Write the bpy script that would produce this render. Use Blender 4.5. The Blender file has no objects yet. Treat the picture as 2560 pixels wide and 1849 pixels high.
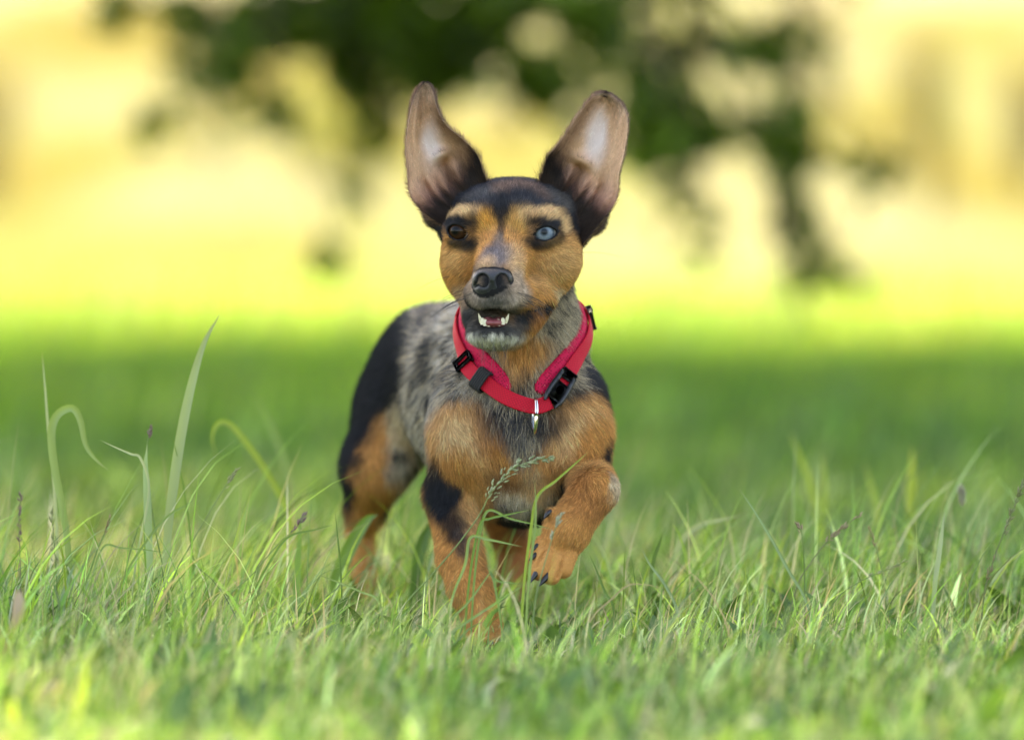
import bpy, math, random
import numpy as np
from mathutils import Vector, Matrix, Euler

rng = np.random.default_rng(7)
random.seed(7)
scene = bpy.context.scene
R = math.radians

# ------------------------------------------------------------------ camera
FPX = 14080.0            # focal length in photograph pixels (198 mm on 36 mm, 2560 px wide)
CAMD = 4.70              # metres from camera to the dog's face plane
CAMH = 0.3338            # camera height
HORY, CENX = 620.0, 1280.0
cam_data = bpy.data.cameras.new('camera')
cam = bpy.data.objects.new('camera', cam_data)
scene.collection.objects.link(cam)
cam.location = (0, -CAMD, CAMH)
cam.rotation_euler = (R(90), 0, 0)
cam_data.sensor_width = 36.0
cam_data.lens = 36.0 * FPX / 2560.0
cam_data.shift_y = -(924.5 - HORY) / 2560.0
cam_data.clip_start = 0.05
cam_data.clip_end = 2000.0
cam_data.dof.use_dof = True
cam_data.dof.focus_distance = CAMD + 0.010
cam_data.dof.aperture_fstop = 3.0
scene.camera = cam

# ------------------------------------------------------------------ sky, sun, exposure
SUN_EL, SUN_AZ = 48.0, -14.0       # azimuth from +Y (away from camera) towards +X
world = bpy.data.worlds.new('World')
scene.world = world
world.use_nodes = True
wn, wl = world.node_tree.nodes, world.node_tree.links
sky = wn.new('ShaderNodeTexSky')
sky.sky_type = 'NISHITA'
sky.sun_disc = False
sky.sun_elevation = R(SUN_EL)
sky.sun_rotation = R(SUN_AZ)
sky.air_density = 1.0
sky.dust_density = 2.0
wl.new(sky.outputs[0], wn['Background'].inputs[0])
wn['Background'].inputs[1].default_value = 0.13
sun_data = bpy.data.lights.new('sun', 'SUN')
sun_data.energy = 3.15
sun_data.angle = R(0.53)
sun_data.color = (1.0, 0.97, 0.90)
sun = bpy.data.objects.new('sun', sun_data)
scene.collection.objects.link(sun)
sd = Vector((math.sin(R(SUN_AZ)) * math.cos(R(SUN_EL)), math.cos(R(SUN_AZ)) * math.cos(R(SUN_EL)), math.sin(R(SUN_EL))))
sun.rotation_euler = sd.to_track_quat('Z', 'Y').to_euler()
sun.location = sd * 60
scene.view_settings.view_transform = 'Standard'
scene.view_settings.look = 'None'
scene.view_settings.exposure = 2.82
scene.view_settings.gamma = 1.0
scene.view_settings.use_curve_mapping = False
scene.view_settings.use_white_balance = True
scene.view_settings.white_balance_temperature = 8300
scene.view_settings.white_balance_tint = 14
scene.render.engine = 'CYCLES'
scene.cycles.use_denoising = True
scene.cycles.max_bounces = 8
scene.cycles.transparent_max_bounces = 8
scene.cycles_curves.shape = 'RIBBONS'
scene.cycles_curves.subdivisions = 2

# ------------------------------------------------------------------ helpers
def new_obj(name, data, parent=None):
    o = bpy.data.objects.new(name, data)
    scene.collection.objects.link(o)
    if parent is not None:
        o.parent = parent
    return o

def tag(o, label=None, cat=None, group=None, kind=None):
    if label: o['label'] = label
    if cat: o['category'] = cat
    if group: o['group'] = group
    if kind: o['kind'] = kind
    return o

def mesh_np(name, v, f, smooth=True, mat=None):
    """v (N,3); f list of equal-length faces as (M,k) array or a list of such arrays"""
    me = bpy.data.meshes.new(name)
    fs = f if isinstance(f, list) else [f]
    fs = [np.asarray(a, dtype=np.int32) for a in fs if len(a)]
    v = np.asarray(v, dtype=np.float32)
    me.vertices.add(len(v))
    me.vertices.foreach_set('co', v.ravel())
    nl = sum(a.size for a in fs); nf = sum(len(a) for a in fs)
    me.loops.add(nl); me.polygons.add(nf)
    me.loops.foreach_set('vertex_index', np.concatenate([a.ravel() for a in fs]))
    tot = np.concatenate([np.full(len(a), a.shape[1], np.int32) for a in fs])
    start = np.concatenate([[0], np.cumsum(tot)[:-1]]).astype(np.int32)
    me.polygons.foreach_set('loop_start', start)
    me.polygons.foreach_set('loop_total', tot)
    me.polygons.foreach_set('use_smooth', np.full(nf, smooth, dtype=bool))
    me.update(calc_edges=True)
    if mat: me.materials.append(mat)
    return me

def set_col(me, col, name='col'):
    a = me.attributes.new(name, 'FLOAT_COLOR', 'POINT')
    c = np.ones((len(me.vertices), 4), np.float32)
    c[:, :3] = col
    a.data.foreach_set('color', c.ravel())

def px(x, y, Y):
    """photograph pixel + depth (metres behind the face plane) -> world metres"""
    x, y, Y = np.broadcast_arrays(np.asarray(x, float), np.asarray(y, float), np.asarray(Y, float))
    d = CAMD + Y
    return np.stack([(x - CENX) / FPX * d, Y + 0 * d, CAMH + (HORY - y) / FPX * d], -1)

def to_px(p):
    d = CAMD + p[..., 1]
    return CENX + p[..., 0] / d * FPX, HORY - (p[..., 2] - CAMH) / d * FPX

# value noise in numpy (hash lattice, trilinear, smoothstep)
def _hash(ix, iy, iz, seed):
    h = (ix.astype(np.int64) * 374761393 + iy.astype(np.int64) * 668265263 + iz.astype(np.int64) * 2147483647 + seed * 974711) & 0xffffffff
    h = ((h ^ (h >> 13)) * 1274126177) & 0xffffffff
    h = (h ^ (h >> 16)) & 0xffff
    return h / 65535.0

def vnoise(p, freq, seed=0):
    q = np.asarray(p, float) * freq
    i = np.floor(q).astype(np.int64); f = q - i
    f = f * f * (3 - 2 * f)
    out = 0
    for dx in (0, 1):
        wx = f[..., 0] if dx else 1 - f[..., 0]
        for dy in (0, 1):
            wy = f[..., 1] if dy else 1 - f[..., 1]
            for dz in (0, 1):
                wz = f[..., 2] if dz else 1 - f[..., 2]
                out = out + wx * wy * wz * _hash(i[..., 0] + dx, i[..., 1] + dy, i[..., 2] + dz, seed)
    return out

def fbm(p, freq, seed=0, octs=3):
    a, s, t = 0, 1.0, 0
    for k in range(octs):
        a = a + s * vnoise(p, freq * 2 ** k, seed + 17 * k); t += s; s *= 0.5
    return a / t

def sstep(a, b, x):
    t = np.clip((x - a) / (b - a), 0, 1)
    return t * t * (3 - 2 * t)

# ------------------------------------------------------------------ materials
def nmat(name):
    m = bpy.data.materials.new(name)
    m.use_nodes = True
    nt = m.node_tree
    return m, nt, nt.nodes, nt.links, nt.nodes['Principled BSDF']

def mat_plain(name, col, rough=0.6, metal=0.0, spec=0.5, noise=0.0, nscale=60.0, bump=0.0, bscale=200.0, coat=0.0):
    m, nt, N, L, b = nmat(name)
    b.inputs['Base Color'].default_value = (*col, 1)
    b.inputs['Roughness'].default_value = rough
    b.inputs['Metallic'].default_value = metal
    b.inputs['Specular IOR Level'].default_value = spec
    b.inputs['Coat Weight'].default_value = coat
    tc = N.new('ShaderNodeTexCoord')
    if noise:
        t = N.new('ShaderNodeTexNoise'); t.inputs['Scale'].default_value = nscale; t.inputs['Detail'].default_value = 4
        L.new(tc.outputs['Object'], t.inputs['Vector'])
        mx = N.new('ShaderNodeMix'); mx.data_type = 'RGBA'
        mx.inputs[6].default_value = (*[c * (1 - noise) for c in col], 1)
        mx.inputs[7].default_value = (*[min(1, c * (1 + noise)) for c in col], 1)
        L.new(t.outputs['Fac'], mx.inputs[0]); L.new(mx.outputs[2], b.inputs['Base Color'])
    if bump:
        t2 = N.new('ShaderNodeTexNoise'); t2.inputs['Scale'].default_value = bscale; t2.inputs['Detail'].default_value = 3
        L.new(tc.outputs['Object'], t2.inputs['Vector'])
        bp = N.new('ShaderNodeBump'); bp.inputs['Strength'].default_value = bump; bp.inputs['Distance'].default_value = 0.001
        L.new(t2.outputs['Fac'], bp.inputs['Height']); L.new(bp.outputs[0], b.inputs['Normal'])
    return m

def mat_leaf(name, trans=0.45, rough=0.5, spec=0.3, tint=(1.0, 1.0, 0.55), gloss=0.06):
    """plant tissue: reads the 'col' attribute, lets light through"""
    m, nt, N, L, b = nmat(name)
    at = N.new('ShaderNodeAttribute'); at.attribute_name = 'col'
    df = N.new('ShaderNodeBsdfDiffuse'); tr = N.new('ShaderNodeBsdfTranslucent')
    gl = N.new('ShaderNodeBsdfGlossy'); gl.inputs['Roughness'].default_value = rough
    mt = N.new('ShaderNodeMix'); mt.data_type = 'RGBA'; mt.blend_type = 'MULTIPLY'; mt.inputs[0].default_value = 1.0
    mt.inputs[7].default_value = (*[min(1, 1.0 * c) for c in tint], 1)
    L.new(at.outputs['Color'], df.inputs['Color'])
    L.new(at.outputs['Color'], mt.inputs[6]); L.new(mt.outputs[2], tr.inputs['Color'])
    m1 = N.new('ShaderNodeMixShader'); m1.inputs[0].default_value = trans
    L.new(df.outputs[0], m1.inputs[1]); L.new(tr.outputs[0], m1.inputs[2])
    m2 = N.new('ShaderNodeMixShader'); m2.inputs[0].default_value = gloss
    L.new(m1.outputs[0], m2.inputs[1]); L.new(gl.outputs[0], m2.inputs[2])
    L.new(m2.outputs[0], N['Material Output'].inputs[0])
    return m
# ================================================================== ground
def ground_z(x, y):
    """flat lawn under the trees, a meadow slope beyond it"""
    t = np.clip((y - 38.0) / 46.0, 0, 3)
    rise = np.where(t < 1, t * t * 3.4, 3.4 + (t - 1) * 6.0)
    return rise + 0.012 * np.sin(x * 2.1 + 1) * np.sin(y * 1.7) * np.exp(-np.abs(y) / 20)

def field_mix(x, y):
    """0 lawn green, 1 dry meadow: a soft ragged border"""
    n = fbm(np.stack([x * .12, y * .06, 0 * x], -1), 1.0, 90)
    return sstep(22, 44, y + (n - .5) * 12)

gx = np.concatenate([-np.geomspace(300, 4, 14), np.linspace(-3.6, 3.6, 37), np.geomspace(4, 300, 14)])
gy = np.concatenate([-np.geomspace(300, 9, 9), np.linspace(-8, 30, 96), np.linspace(31, 100, 70), np.geomspace(104, 700, 14)])
GX, GY = np.meshgrid(gx, gy, indexing='ij')
gv = np.stack([GX, GY, ground_z(GX, GY)], -1).reshape(-1, 3)
ii = np.arange(len(gx) * len(gy)).reshape(len(gx), len(gy))
gf = np.stack([ii[:-1, :-1], ii[1:, :-1], ii[1:, 1:], ii[:-1, 1:]], -1).reshape(-1, 4)
M_GROUND, nt_, N_, L_, b_ = nmat('turf_and_meadow')
tc_ = N_.new('ShaderNodeAttribute'); tc_.attribute_name = 'col'
gt = N_.new('ShaderNodeNewGeometry')
n1 = N_.new('ShaderNodeTexNoise'); n1.inputs['Scale'].default_value = 40; n1.inputs['Detail'].default_value = 8; n1.inputs['Roughness'].default_value = .7
L_.new(gt.outputs['Position'], n1.inputs['Vector'])
rmp = N_.new('ShaderNodeValToRGB'); rmp.color_ramp.elements[0].position = .3; rmp.color_ramp.elements[0].color = (.45, .42, .38, 1)
rmp.color_ramp.elements[1].position = .7; rmp.color_ramp.elements[1].color = (1.25, 1.2, 1.1, 1)
L_.new(n1.outputs['Fac'], rmp.inputs[0])
mm = N_.new('ShaderNodeMix'); mm.data_type = 'RGBA'; mm.blend_type = 'MULTIPLY'; mm.inputs[0].default_value = 1
L_.new(tc_.outputs['Color'], mm.inputs[6]); L_.new(rmp.outputs[0], mm.inputs[7]); L_.new(mm.outputs[2], b_.inputs['Base Color'])
b_.inputs['Roughness'].default_value = .95; b_.inputs['Specular IOR Level'].default_value = .1
bp_ = N_.new('ShaderNodeBump'); bp_.inputs['Strength'].default_value = .6; bp_.inputs['Distance'].default_value = .01
L_.new(n1.outputs['Fac'], bp_.inputs['Height']); L_.new(bp_.outputs[0], b_.inputs['Normal'])
fm = field_mix(gv[:, 0], gv[:, 1])
pat = fbm(gv * np.array([.55, .16, 0]), 1.0, 93, 3)
lawn = np.array((.050, .082, .013)); hay = np.array((.30, .32, .130)); pale = np.array((.37, .37, .25)); och = np.array((.285, .25, .080))
meadow = hay + (pale - hay) * sstep(.48, .62, pat)[:, None] + (och - hay) * sstep(.45, .32, pat)[:, None]
gcol = lawn * (1 - fm)[:, None] + meadow * .62 * fm[:, None]  # meadow part darkened for the shade tall grass throws on itself
gme = mesh_np('ground', gv, gf, True, M_GROUND)
set_col(gme, gcol)
tag(new_obj('ground', gme), 'lawn running level into a sunlit dry meadow slope', 'ground', kind='structure')

# ================================================================== grass
M_BLADE = mat_leaf('grass_blade', trans=.42, rough=.38, tint=(1.0, 1.0, .5), gloss=.035)
M_STRAW = mat_leaf('meadow_straw', trans=.35, rough=.5, tint=(1.0, .92, .6), gloss=.03)

def blades(pos, h, w, az, bend, face, col, seg=3, droop=None, base_shade=None):
    """all blades at once; pos (N,3), az bend direction, bend 0..1, face = width direction angle"""
    n = len(pos)
    t = np.linspace(0, 1, seg + 1)
    bd = np.stack([np.cos(az), np.sin(az), 0 * az], -1)
    wd = np.stack([np.cos(face), np.sin(face), 0 * face], -1)
    rows = []
    for k in range(seg + 1):
        a = bend * t[k] * 1.0
        # arc of constant curvature: total turn angle = bend
        bs = np.where(bend > 1e-3, bend, 1e-3)
        hor = h * (1 - np.cos(bs * t[k])) / bs
        ver = h * np.sin(bs * t[k]) / bs
        c = pos + bd * hor[:, None] + np.array([0, 0, 1.]) * ver[:, None]
        ww = w * (1 - t[k] ** 2.2) * (.55 + .9 * min(t[k] * 3, .5)) * .5
        if k < seg:
            rows.append(c - wd * ww[:, None]); rows.append(c + wd * ww[:, None])
        else:
            rows.append(c)
    V = np.stack(rows, 1)                       # n, 2*seg+1, 3
    m = 2 * seg + 1
    base = (np.arange(n) * m)[:, None]
    quads = []
    for k in range(seg - 1):
        quads.append(base + np.array([[2 * k, 2 * k + 1, 2 * k + 3, 2 * k + 2]]))
    tri = base + np.array([[2 * seg - 2, 2 * seg - 1, 2 * seg]])
    C = np.repeat(col[:, None, :], m, 1)
    return V.reshape(-1, 3), (np.concatenate(quads) if quads else np.zeros((0, 4), int)), tri, C.reshape(-1, 3)

GREENS = np.array([(.090, .185, .018), (.130, .240, .028), (.190, .300, .055), (.105, .210, .035), (.310, .400, .170), (.070, .140, .012), (.240, .335, .035)])
STRAWC = np.array([(.46, .40, .22), (.38, .31, .17), (.30, .22, .14), (.52, .47, .30)])
def green(n, straw=.12, pos=None):
    c = GREENS[rng.integers(0, len(GREENS), n)].copy()
    c *= rng.lognormal(0, .42, (n, 1))
    s = rng.random(n) < straw
    c[s] = STRAWC[rng.integers(0, len(STRAWC), s.sum())]
    if pos is not None:
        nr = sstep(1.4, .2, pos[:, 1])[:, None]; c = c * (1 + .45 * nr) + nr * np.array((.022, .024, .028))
        v = fbm(np.stack([pos[:, 0] * 2.2, pos[:, 1] * 1.4, 0 * pos[:, 0]], -1), 1.0, 99, 3)
        c *= (0.45 + 1.05 * v)[:, None]
        c[:, 0] *= 1 + .35 * (v - .5) * 2
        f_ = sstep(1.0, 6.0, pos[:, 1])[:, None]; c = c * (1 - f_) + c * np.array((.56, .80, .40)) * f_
        f_ = sstep(12, 18, pos[:, 1])[:, None]; c = c * (1 - f_) + c * np.array((3.3, 2.0, 5.0)) * f_  # far lawn colour raised to brighten its sunlit band
    return c

def strip(n, y0, y1, margin, dens=0.0, pw=1.0, beside=False):
    out = []
    got = 0
    while got < n:
        y = y0 + (y1 - y0) * rng.random(n) ** pw
        hw = (CAMD + y) * .091 * 1.04 + margin
        x = (rng.random(n) * 2 - 1) * hw
        keep = rng.random(n) < hw / hw.max()
        if beside:                                  # the lawn goes on to both sides of the view
            wide = .9 + .30 * (y - y0 + 1) if y0 < 1 else .9 + .26 * (y + 1)
            x = np.sign(x) * (hw + wide * rng.random(n)); keep = rng.random(n) < wide / wide.max()
        if dens:
            keep &= rng.random(n) < (1 - dens) + dens * sstep(.3, .65, fbm(np.stack([x, y, 0 * x], -1), 5.0, 101, 2))
        out.append(np.stack([x, y], -1)[keep]); got += keep.sum()
    p = np.concatenate(out)[:n]
    return np.concatenate([p, ground_z(p[:, 0], p[:, 1])[:, None] - .003], 1)

def add_grass(name, parts, mat, label):
    Vs, Q, T, C = [], [], [], []
    off = 0
    for V, q, t, c in parts:
        Vs.append(V); Q.append(q + off); T.append(t + off); C.append(c); off += len(V)
    me = mesh_np(name, np.concatenate(Vs), [np.concatenate(Q), np.concatenate(T)], True, mat)
    set_col(me, np.concatenate(C))
    return tag(new_obj(name, me), label, 'grass', kind='stuff')

parts = []
def sow(n, y0, y1, margin, h, hs, w, ws, bend, seg, straw, dens=.5, pw=1.0, lean=.5, beside=False):
    p = strip(n, y0, y1, margin, dens, pw, beside)
    hh = np.clip(rng.lognormal(math.log(h), hs, n), h * .3, h * 3.2) * (.7 + .6 * fbm(p * np.array([1, 1, 0]), 3.0, 111, 2))
    ww = np.clip(rng.lognormal(math.log(w), ws, n), w * .4, w * 2.6)
    hh *= np.where(p[:, 1] < 1.6, .42 + .30 * sstep(.06, .40, p[:, 1]) + .30 * np.exp(-((p[:, 1] - .30) / .14) ** 2 - ((p[:, 0] + .10) / .12) ** 2) + .30 * sstep(-.13, -.26, p[:, 0]) * sstep(-.35, -.1, p[:, 1]) * sstep(.6, .35, p[:, 1]), .92)
    hh *= 1 - .62 * np.exp(-((p[:, 0] + .022) / .085) ** 2 - ((p[:, 1] + .06) / .14) ** 2) - .35 * np.exp(-((p[:, 0] - .035) / .05) ** 2 - ((p[:, 1] + .02) / .10) ** 2)   # trodden by the dog
    az = np.where(rng.random(n) < lean, rng.normal(.25, .7, n), rng.uniform(0, 6.283, n))
    bd = np.abs(rng.normal(bend, .45, n)) + .05
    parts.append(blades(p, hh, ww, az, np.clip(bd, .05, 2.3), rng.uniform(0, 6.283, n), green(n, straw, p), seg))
# close lawn: fine matted undergrowth, ordinary blades, a few broad ones
sow(62000, -1.15, 1.3, .22, .034, .38, .0013, .3, 1.4, 3, .30)
sow(26000, -1.15, 1.3, .22, .052, .35, .0024, .35, 1.15, 4, .12)
sow(2300, -1.15, .9, .22, .080, .30, .0044, .3, 1.1, 5, .05, .8)
sow(5200, -0.7, 1.0, .22, .115, .33, .0011, .25, .55, 5, .35, .8, lean=.7)
sow(3600, -0.7, 0.5, .22, .140, .33, .0017, .3, 1.25, 6, .15, .85, lean=.6)
sow(40000, 1.3, 4.2, .3, .036, .4, .0036, .3, 1.0, 3, .04)
sow(420, 1.0, 4.2, .3, .085, .25, .0070, .3, .9, 4, .03, .8)
sow(60000, 4.2, 14.5, .5, .055, .4, .0075, .3, .7, 2, .05)
sow(50000, 14.5, 40, .8, .11, .4, .018, .3, .7, 2, .06, pw=1.3)
sow(44000, -1.6, 1.3, .22, .042, .42, .0024, .35, 1.2, 3, .2, beside=True)
sow(30000, 1.3, 4.2, .3, .040, .4, .0052, .3, 1.0, 2, .05, beside=True)
sow(46000, 4.2, 14.5, .5, .060, .4, .012, .3, .7, 2, .05, beside=True)
sow(50000, 14.5, 42, .8, .11, .4, .028, .3, .7, 2, .06, beside=True)
add_grass('grass', parts, M_BLADE, 'uneven green lawn grass around the dog\'s feet, short blades and straw')
# low broad leaves (clover, plantain) between the blades
parts_l = []
p = strip(2600, -0.9, 3.0, .2, .7)
n = len(p)
parts_l.append(blades(p, rng.uniform(.02, .055, n), rng.uniform(.010, .022, n), rng.uniform(0, 6.28, n), rng.uniform(.9, 1.9, n), rng.uniform(0, 6.28, n),
                      np.array((.085, .17, .035)) * rng.uniform(.7, 1.5, (n, 1)), 5))
add_grass('ground_cover_leaves', parts_l, M_BLADE, 'low broad weed leaves scattered among the lawn blades')
# dry meadow on the slope
p = np.concatenate([strip(60000, 26, 92, 1.5), strip(56000, 26, 92, 1.5, beside=True)])
keep = rng.random(len(p)) < field_mix(p[:, 0], p[:, 1]) + .05
p = p[keep]; n = len(p)
pt = fbm(p * np.array([.55, .16, 0]), 1.0, 93, 3)
mc = hay + (pale - hay) * sstep(.48, .62, pt)[:, None] + (och - hay) * sstep(.45, .32, pt)[:, None]
mc = np.clip(mc * 1.1 * rng.uniform(.75, 1.25, (n, 1)), 0, .8)
add_grass('meadow_grass', [blades(p, rng.uniform(.2, .5, n) * (.4 + .6 * sstep(28, 46, p[:, 1])), rng.uniform(.02, .05, n), rng.uniform(0, 6.28, n), rng.uniform(.1, .9, n), rng.uniform(0, 6.28, n), mc, 2)], M_STRAW, 'tall dry golden grass on the sunlit slope behind')

# ================================================================== trees and shrubs
M_BARK = mat_plain('bark', (.085, .062, .045), .95, noise=.5, nscale=9, bump=1.0, bscale=30, spec=.15)
M_LEAF = mat_leaf('tree_leaf', trans=.50, rough=.4, tint=(1.0, 1.0, .30), gloss=.025)

def leaves(cent, nrm_r, size, col, asp=.55):
    """leaf rhombs folded along the midrib: 4 corners + midrib, 2 quads... kept to 2 triangles each side"""
    n = len(cent)
    d = rng.normal(0, 1, (n, 3)); d[:, 2] = d[:, 2] * .5 - .45; d /= np.linalg.norm(d, axis=1, keepdims=True)
    s = np.cross(d, rng.normal(0, 1, (n, 3))); s /= np.linalg.norm(s, axis=1, keepdims=True)
    u = np.cross(d, s)
    sz = np.asarray(size).reshape(-1, 1) * np.ones((n, 1))
    a = cent - d * sz * .5; b = cent + d * sz * .5
    m1 = cent - d * sz * .06 + s * sz * asp * .5 + u * sz * .10
    m2 = cent - d * sz * .06 - s * sz * asp * .5 + u * sz * .10
    V = np.stack([a, m1, b, m2], 1).reshape(-1, 3)
    i = (np.arange(n) * 4)[:, None]
    F = np.concatenate([i + np.array([[0, 1, 2]]), i + np.array([[0, 2, 3]])])
    return V, F, np.repeat(col, 4, 0)

def limb_mesh(lines):
    Vs, Fq, Ft = [], [], []
    off = 0
    for path, radii, seg in lines:
        V, (F, T) = tube(path, radii, seg)
        Vs.append(V); Fq.append(F + off); Ft.append(T + off); off += len(V)
    return np.concatenate(Vs), [np.concatenate(Fq), np.concatenate(Ft)]

def tube(path, radii, seg=10):
    P = np.array(path, float); n = len(P)
    T = np.gradient(P, axis=0); T /= np.linalg.norm(T, axis=1, keepdims=True) + 1e-9
    V = []
    a = np.linspace(0, 2 * math.pi, seg, endpoint=False)
    s1 = np.cross(T[0], [0, 1., 0]) if abs(T[0, 1]) < .8 else np.cross(T[0], [1., 0, 0])
    for i in range(n):
        s1 = s1 - T[i] * (s1 @ T[i]); s1 /= np.linalg.norm(s1) + 1e-9; s2 = np.cross(T[i], s1)
        r = radii[i]; r1, r2 = (r if isinstance(r, (tuple, list)) else (r, r))
        V.append(P[i] + np.cos(a)[:, None] * s1 * r1 + np.sin(a)[:, None] * s2 * r2)
    V = np.concatenate(V)
    i = np.arange(n - 1)[:, None] * seg; j = np.arange(seg)[None]; j2 = (j + 1) % seg
    F = np.stack([i + j, i + j2, i + seg + j2, i + seg + j], -1).reshape(-1, 4)
    V = np.vstack([V, P[0], P[-1]])
    k = np.arange(seg); k2 = (k + 1) % seg; c0, c1 = len(V) - 2, len(V) - 1
    tri = np.concatenate([np.stack([k2, k, np.full(seg, c0)], -1), np.stack([k + (n - 1) * seg, k2 + (n - 1) * seg, np.full(seg, c1)], -1)])
    return V, [F, tri]

def curve3(a, b, sag, n=9):
    a, b = np.array(a, float), np.array(b, float)
    t = np.linspace(0, 1, n)[:, None]
    return a * (1 - t) + b * t + np.array([0, 0, 1.]) * sag * np.sin(t * math.pi) + np.cumsum(rng.normal(0, .03, (n, 3)), 0) * t

# the old tree whose crown shades the lawn and hangs low in front of the meadow
TX, TY = 5.2, 11.5
lines = []
trunk = [(TX, TY, -.2), (TX - .05, TY, .6), (TX - .2, TY - .1, 1.8), (TX - .3, TY - .2, 3.2), (TX - .5, TY - .2, 5.0), (TX - .9, TY - .1, 7.5), (TX - 1.2, TY, 10)]
lines.append((crom(trunk, 24) if 'crom' in globals() else np.array(trunk), None, 14))
def crom_(P, n):
    P = np.array(P, float); m = len(P)
    Q = np.vstack([2 * P[0] - P[1], P, 2 * P[-1] - P[-2]])
    u = np.linspace(0, m - 1 - 1e-6, n); i = u.astype(int); f = (u - i)[:, None]
    a, b, c, d = Q[i], Q[i + 1], Q[i + 2], Q[i + 3]
    return .5 * (2 * b + (c - a) * f + (2 * a - 5 * b + 4 * c - d) * f * f + (3 * b - a - 3 * c + d) * f ** 3)
tp_ = crom_(trunk, 24)
lines = [(tp_, list(np.interp(np.linspace(0, 1, 24), [0, .06, .3, 1], [.62, .45, .36, .10])), 14)]
tips = []
CR = np.array((0.6, 11.2, 8.2)); CRR = np.array((8.2, 8.6, 5.0))
for k in range(46):
    v = rng.normal(0, 1, 3); v /= np.linalg.norm(v); v[2] = v[2] * .9
    e = CR + v * CRR * rng.uniform(.6, .92)
    if e[2] < 3.2: e[2] = 3.2 + rng.random() * .8
    s0 = tp_[rng.integers(9, 22)]
    pth = curve3(s0, e, rng.uniform(-.2, .9))
    lines.append((pth, list(np.linspace(rng.uniform(.10, .17), .02, 9)), 6))
    tips += [pth[i] for i in (4, 5, 6, 7, 8)]
# low boughs reaching over the lawn, and the hanging twigs seen behind the dog
BL = [(600, 50, 230, 80, 60), (800, 60, 190, 100, 75), (1000, 80, 190, 110, 80), (1180, 70, 190, 120, 80), (1100, 200, 110, 60, 34), (905, 220, 100, 90, 34), (590, 190, 110, 70, 22),
      (455, 170, 50, 70, 6), (370, 300, 50, 50, 4), (300, 25, 40, 40, 8), (700, 270, 80, 40, 10), (940, 320, 45, 55, 12), (890, 490, 30, 60, 4), (848, 650, 40, 28, 6),
      (1400, 60, 170, 100, 48), (1330, 220, 100, 70, 26), (1560, 120, 120, 130, 40), (1700, 290, 130, 100, 44), (1640, 370, 80, 50, 26), (1780, 90, 120, 90, 16), (1910, 130, 80, 80, 14),
      (1985, 95, 45, 45, 9), (1850, 320, 110, 50, 18), (1990, 340, 50, 80, 18), (1975, 450, 30, 80, 12), (2000, 570, 36, 60, 10), (2035, 635, 34, 50, 8), (2080, 690, 70, 50, 4), (2170, 430, 90, 35, 9), (1480, 310, 70, 40, 10),
      (1720, 500, 50, 50, 4), (1740, 610, 40, 30, 3), (1300, -120, 900, 110, 300)]
hang_c = []
bough_a = curve3(tp_[7], px(1750, -330, 6.6), .3, 12); bough_b = curve3(bough_a[-1], px(520, -260, 6.4), .12, 12)
lines.append((bough_a, list(np.linspace(.13, .05, 12)), 8)); lines.append((bough_b, list(np.linspace(.05, .012, 12)), 6))
spine_b = np.concatenate([bough_a[6:], bough_b])
for (x, y, rx, ry, n) in BL:
    n = int(n * 3.9)
    Yd = rng.uniform(5.7, 7.0)
    c = px(x, y, Yd)
    j = np.argmin(((spine_b - c)[:, [0, 1]] ** 2).sum(1))
    lines.append((curve3(spine_b[j], c, .05, 7), list(np.linspace(.009, .003, 7)), 5))
    nc = max(6, n // 8)
    q = rng.normal(0, 1, (nc, 3)); q /= np.linalg.norm(q, axis=1, keepdims=True) + 1e-9; q *= rng.random((nc, 1)) ** .45
    q = q[rng.integers(0, nc, n)]
    s_ = (CAMD + Yd) / FPX
    hang_c.append(c + q * 1.12 * np.array([rx * s_, max(rx, ry) * s_ * .4 if rx < 500 else .6, ry * s_]) + rng.normal(0, .022, (n, 3)))
hang_c = np.concatenate(hang_c)
tips = np.array(tips)
# foliage of the low bough, between the hanging sprays and the crown
lowc = np.stack([rng.uniform(-2.2, 4.4, 190), rng.uniform(5.4, 8.4, 190), rng.uniform(1.22, 3.6, 190)], -1)
for q_ in lowc[::6]:
    j = np.argmin(((spine_b - q_) ** 2).sum(1)); lines.append((curve3(spine_b[j], q_, .1, 6), list(np.linspace(.018, .005, 6)), 5))
lowl = np.repeat(lowc, 90, 0) + rng.normal(0, .15, (190 * 90, 3)) * np.array([1.5, 1.5, .6])
lowl = lowl[lowl[:, 2] > 1.02]
extra = CR + (lambda v: v / np.linalg.norm(v, axis=1, keepdims=True))(rng.normal(0, 1, (420, 3))) * CRR * rng.uniform(.45, 1.0, (420, 1))
extra = extra[extra[:, 2] > 3.0]
cl = np.concatenate([tips, extra])
per = 210
cc_ = np.repeat(cl, per, 0) + rng.normal(0, .42, (len(cl) * per, 3)) * np.array([1, 1, .7])
def leafcol(n):
    return np.array((.070, .125, .007)) * rng.lognormal(0, .5, (n, 1)) * np.array([1, 1, 1]) + rng.random((n, 1)) * np.array((.012, .02, .0))
Vc, Fc, Cc = leaves(cc_, None, rng.uniform(.13, .20, len(cc_)), leafcol(len(cc_)))
hang_c = np.concatenate([hang_c, lowl])
Vh, Fh, Ch = leaves(hang_c, None, rng.uniform(.045, .078, len(hang_c)), leafcol(len(hang_c)))
tree = tag(new_obj('shade_tree', None), 'big leafy tree shading the lawn, its low twigs hanging dark behind the dog\'s ears', 'tree')
tree.location = (TX, TY, 0)
o_ = np.array((TX, TY, 0))
lv, lf = limb_mesh(lines)
new_obj('trunk', mesh_np('trunk', lv - o_, lf, True, M_BARK), tree)
me = mesh_np('crown', np.concatenate([Vc, Vh]) - o_, np.concatenate([Fc, Fh + len(Vc)]), False, M_LEAF)
set_col(me, np.concatenate([Cc, Ch]))
new_obj('crown', me, tree)

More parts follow.
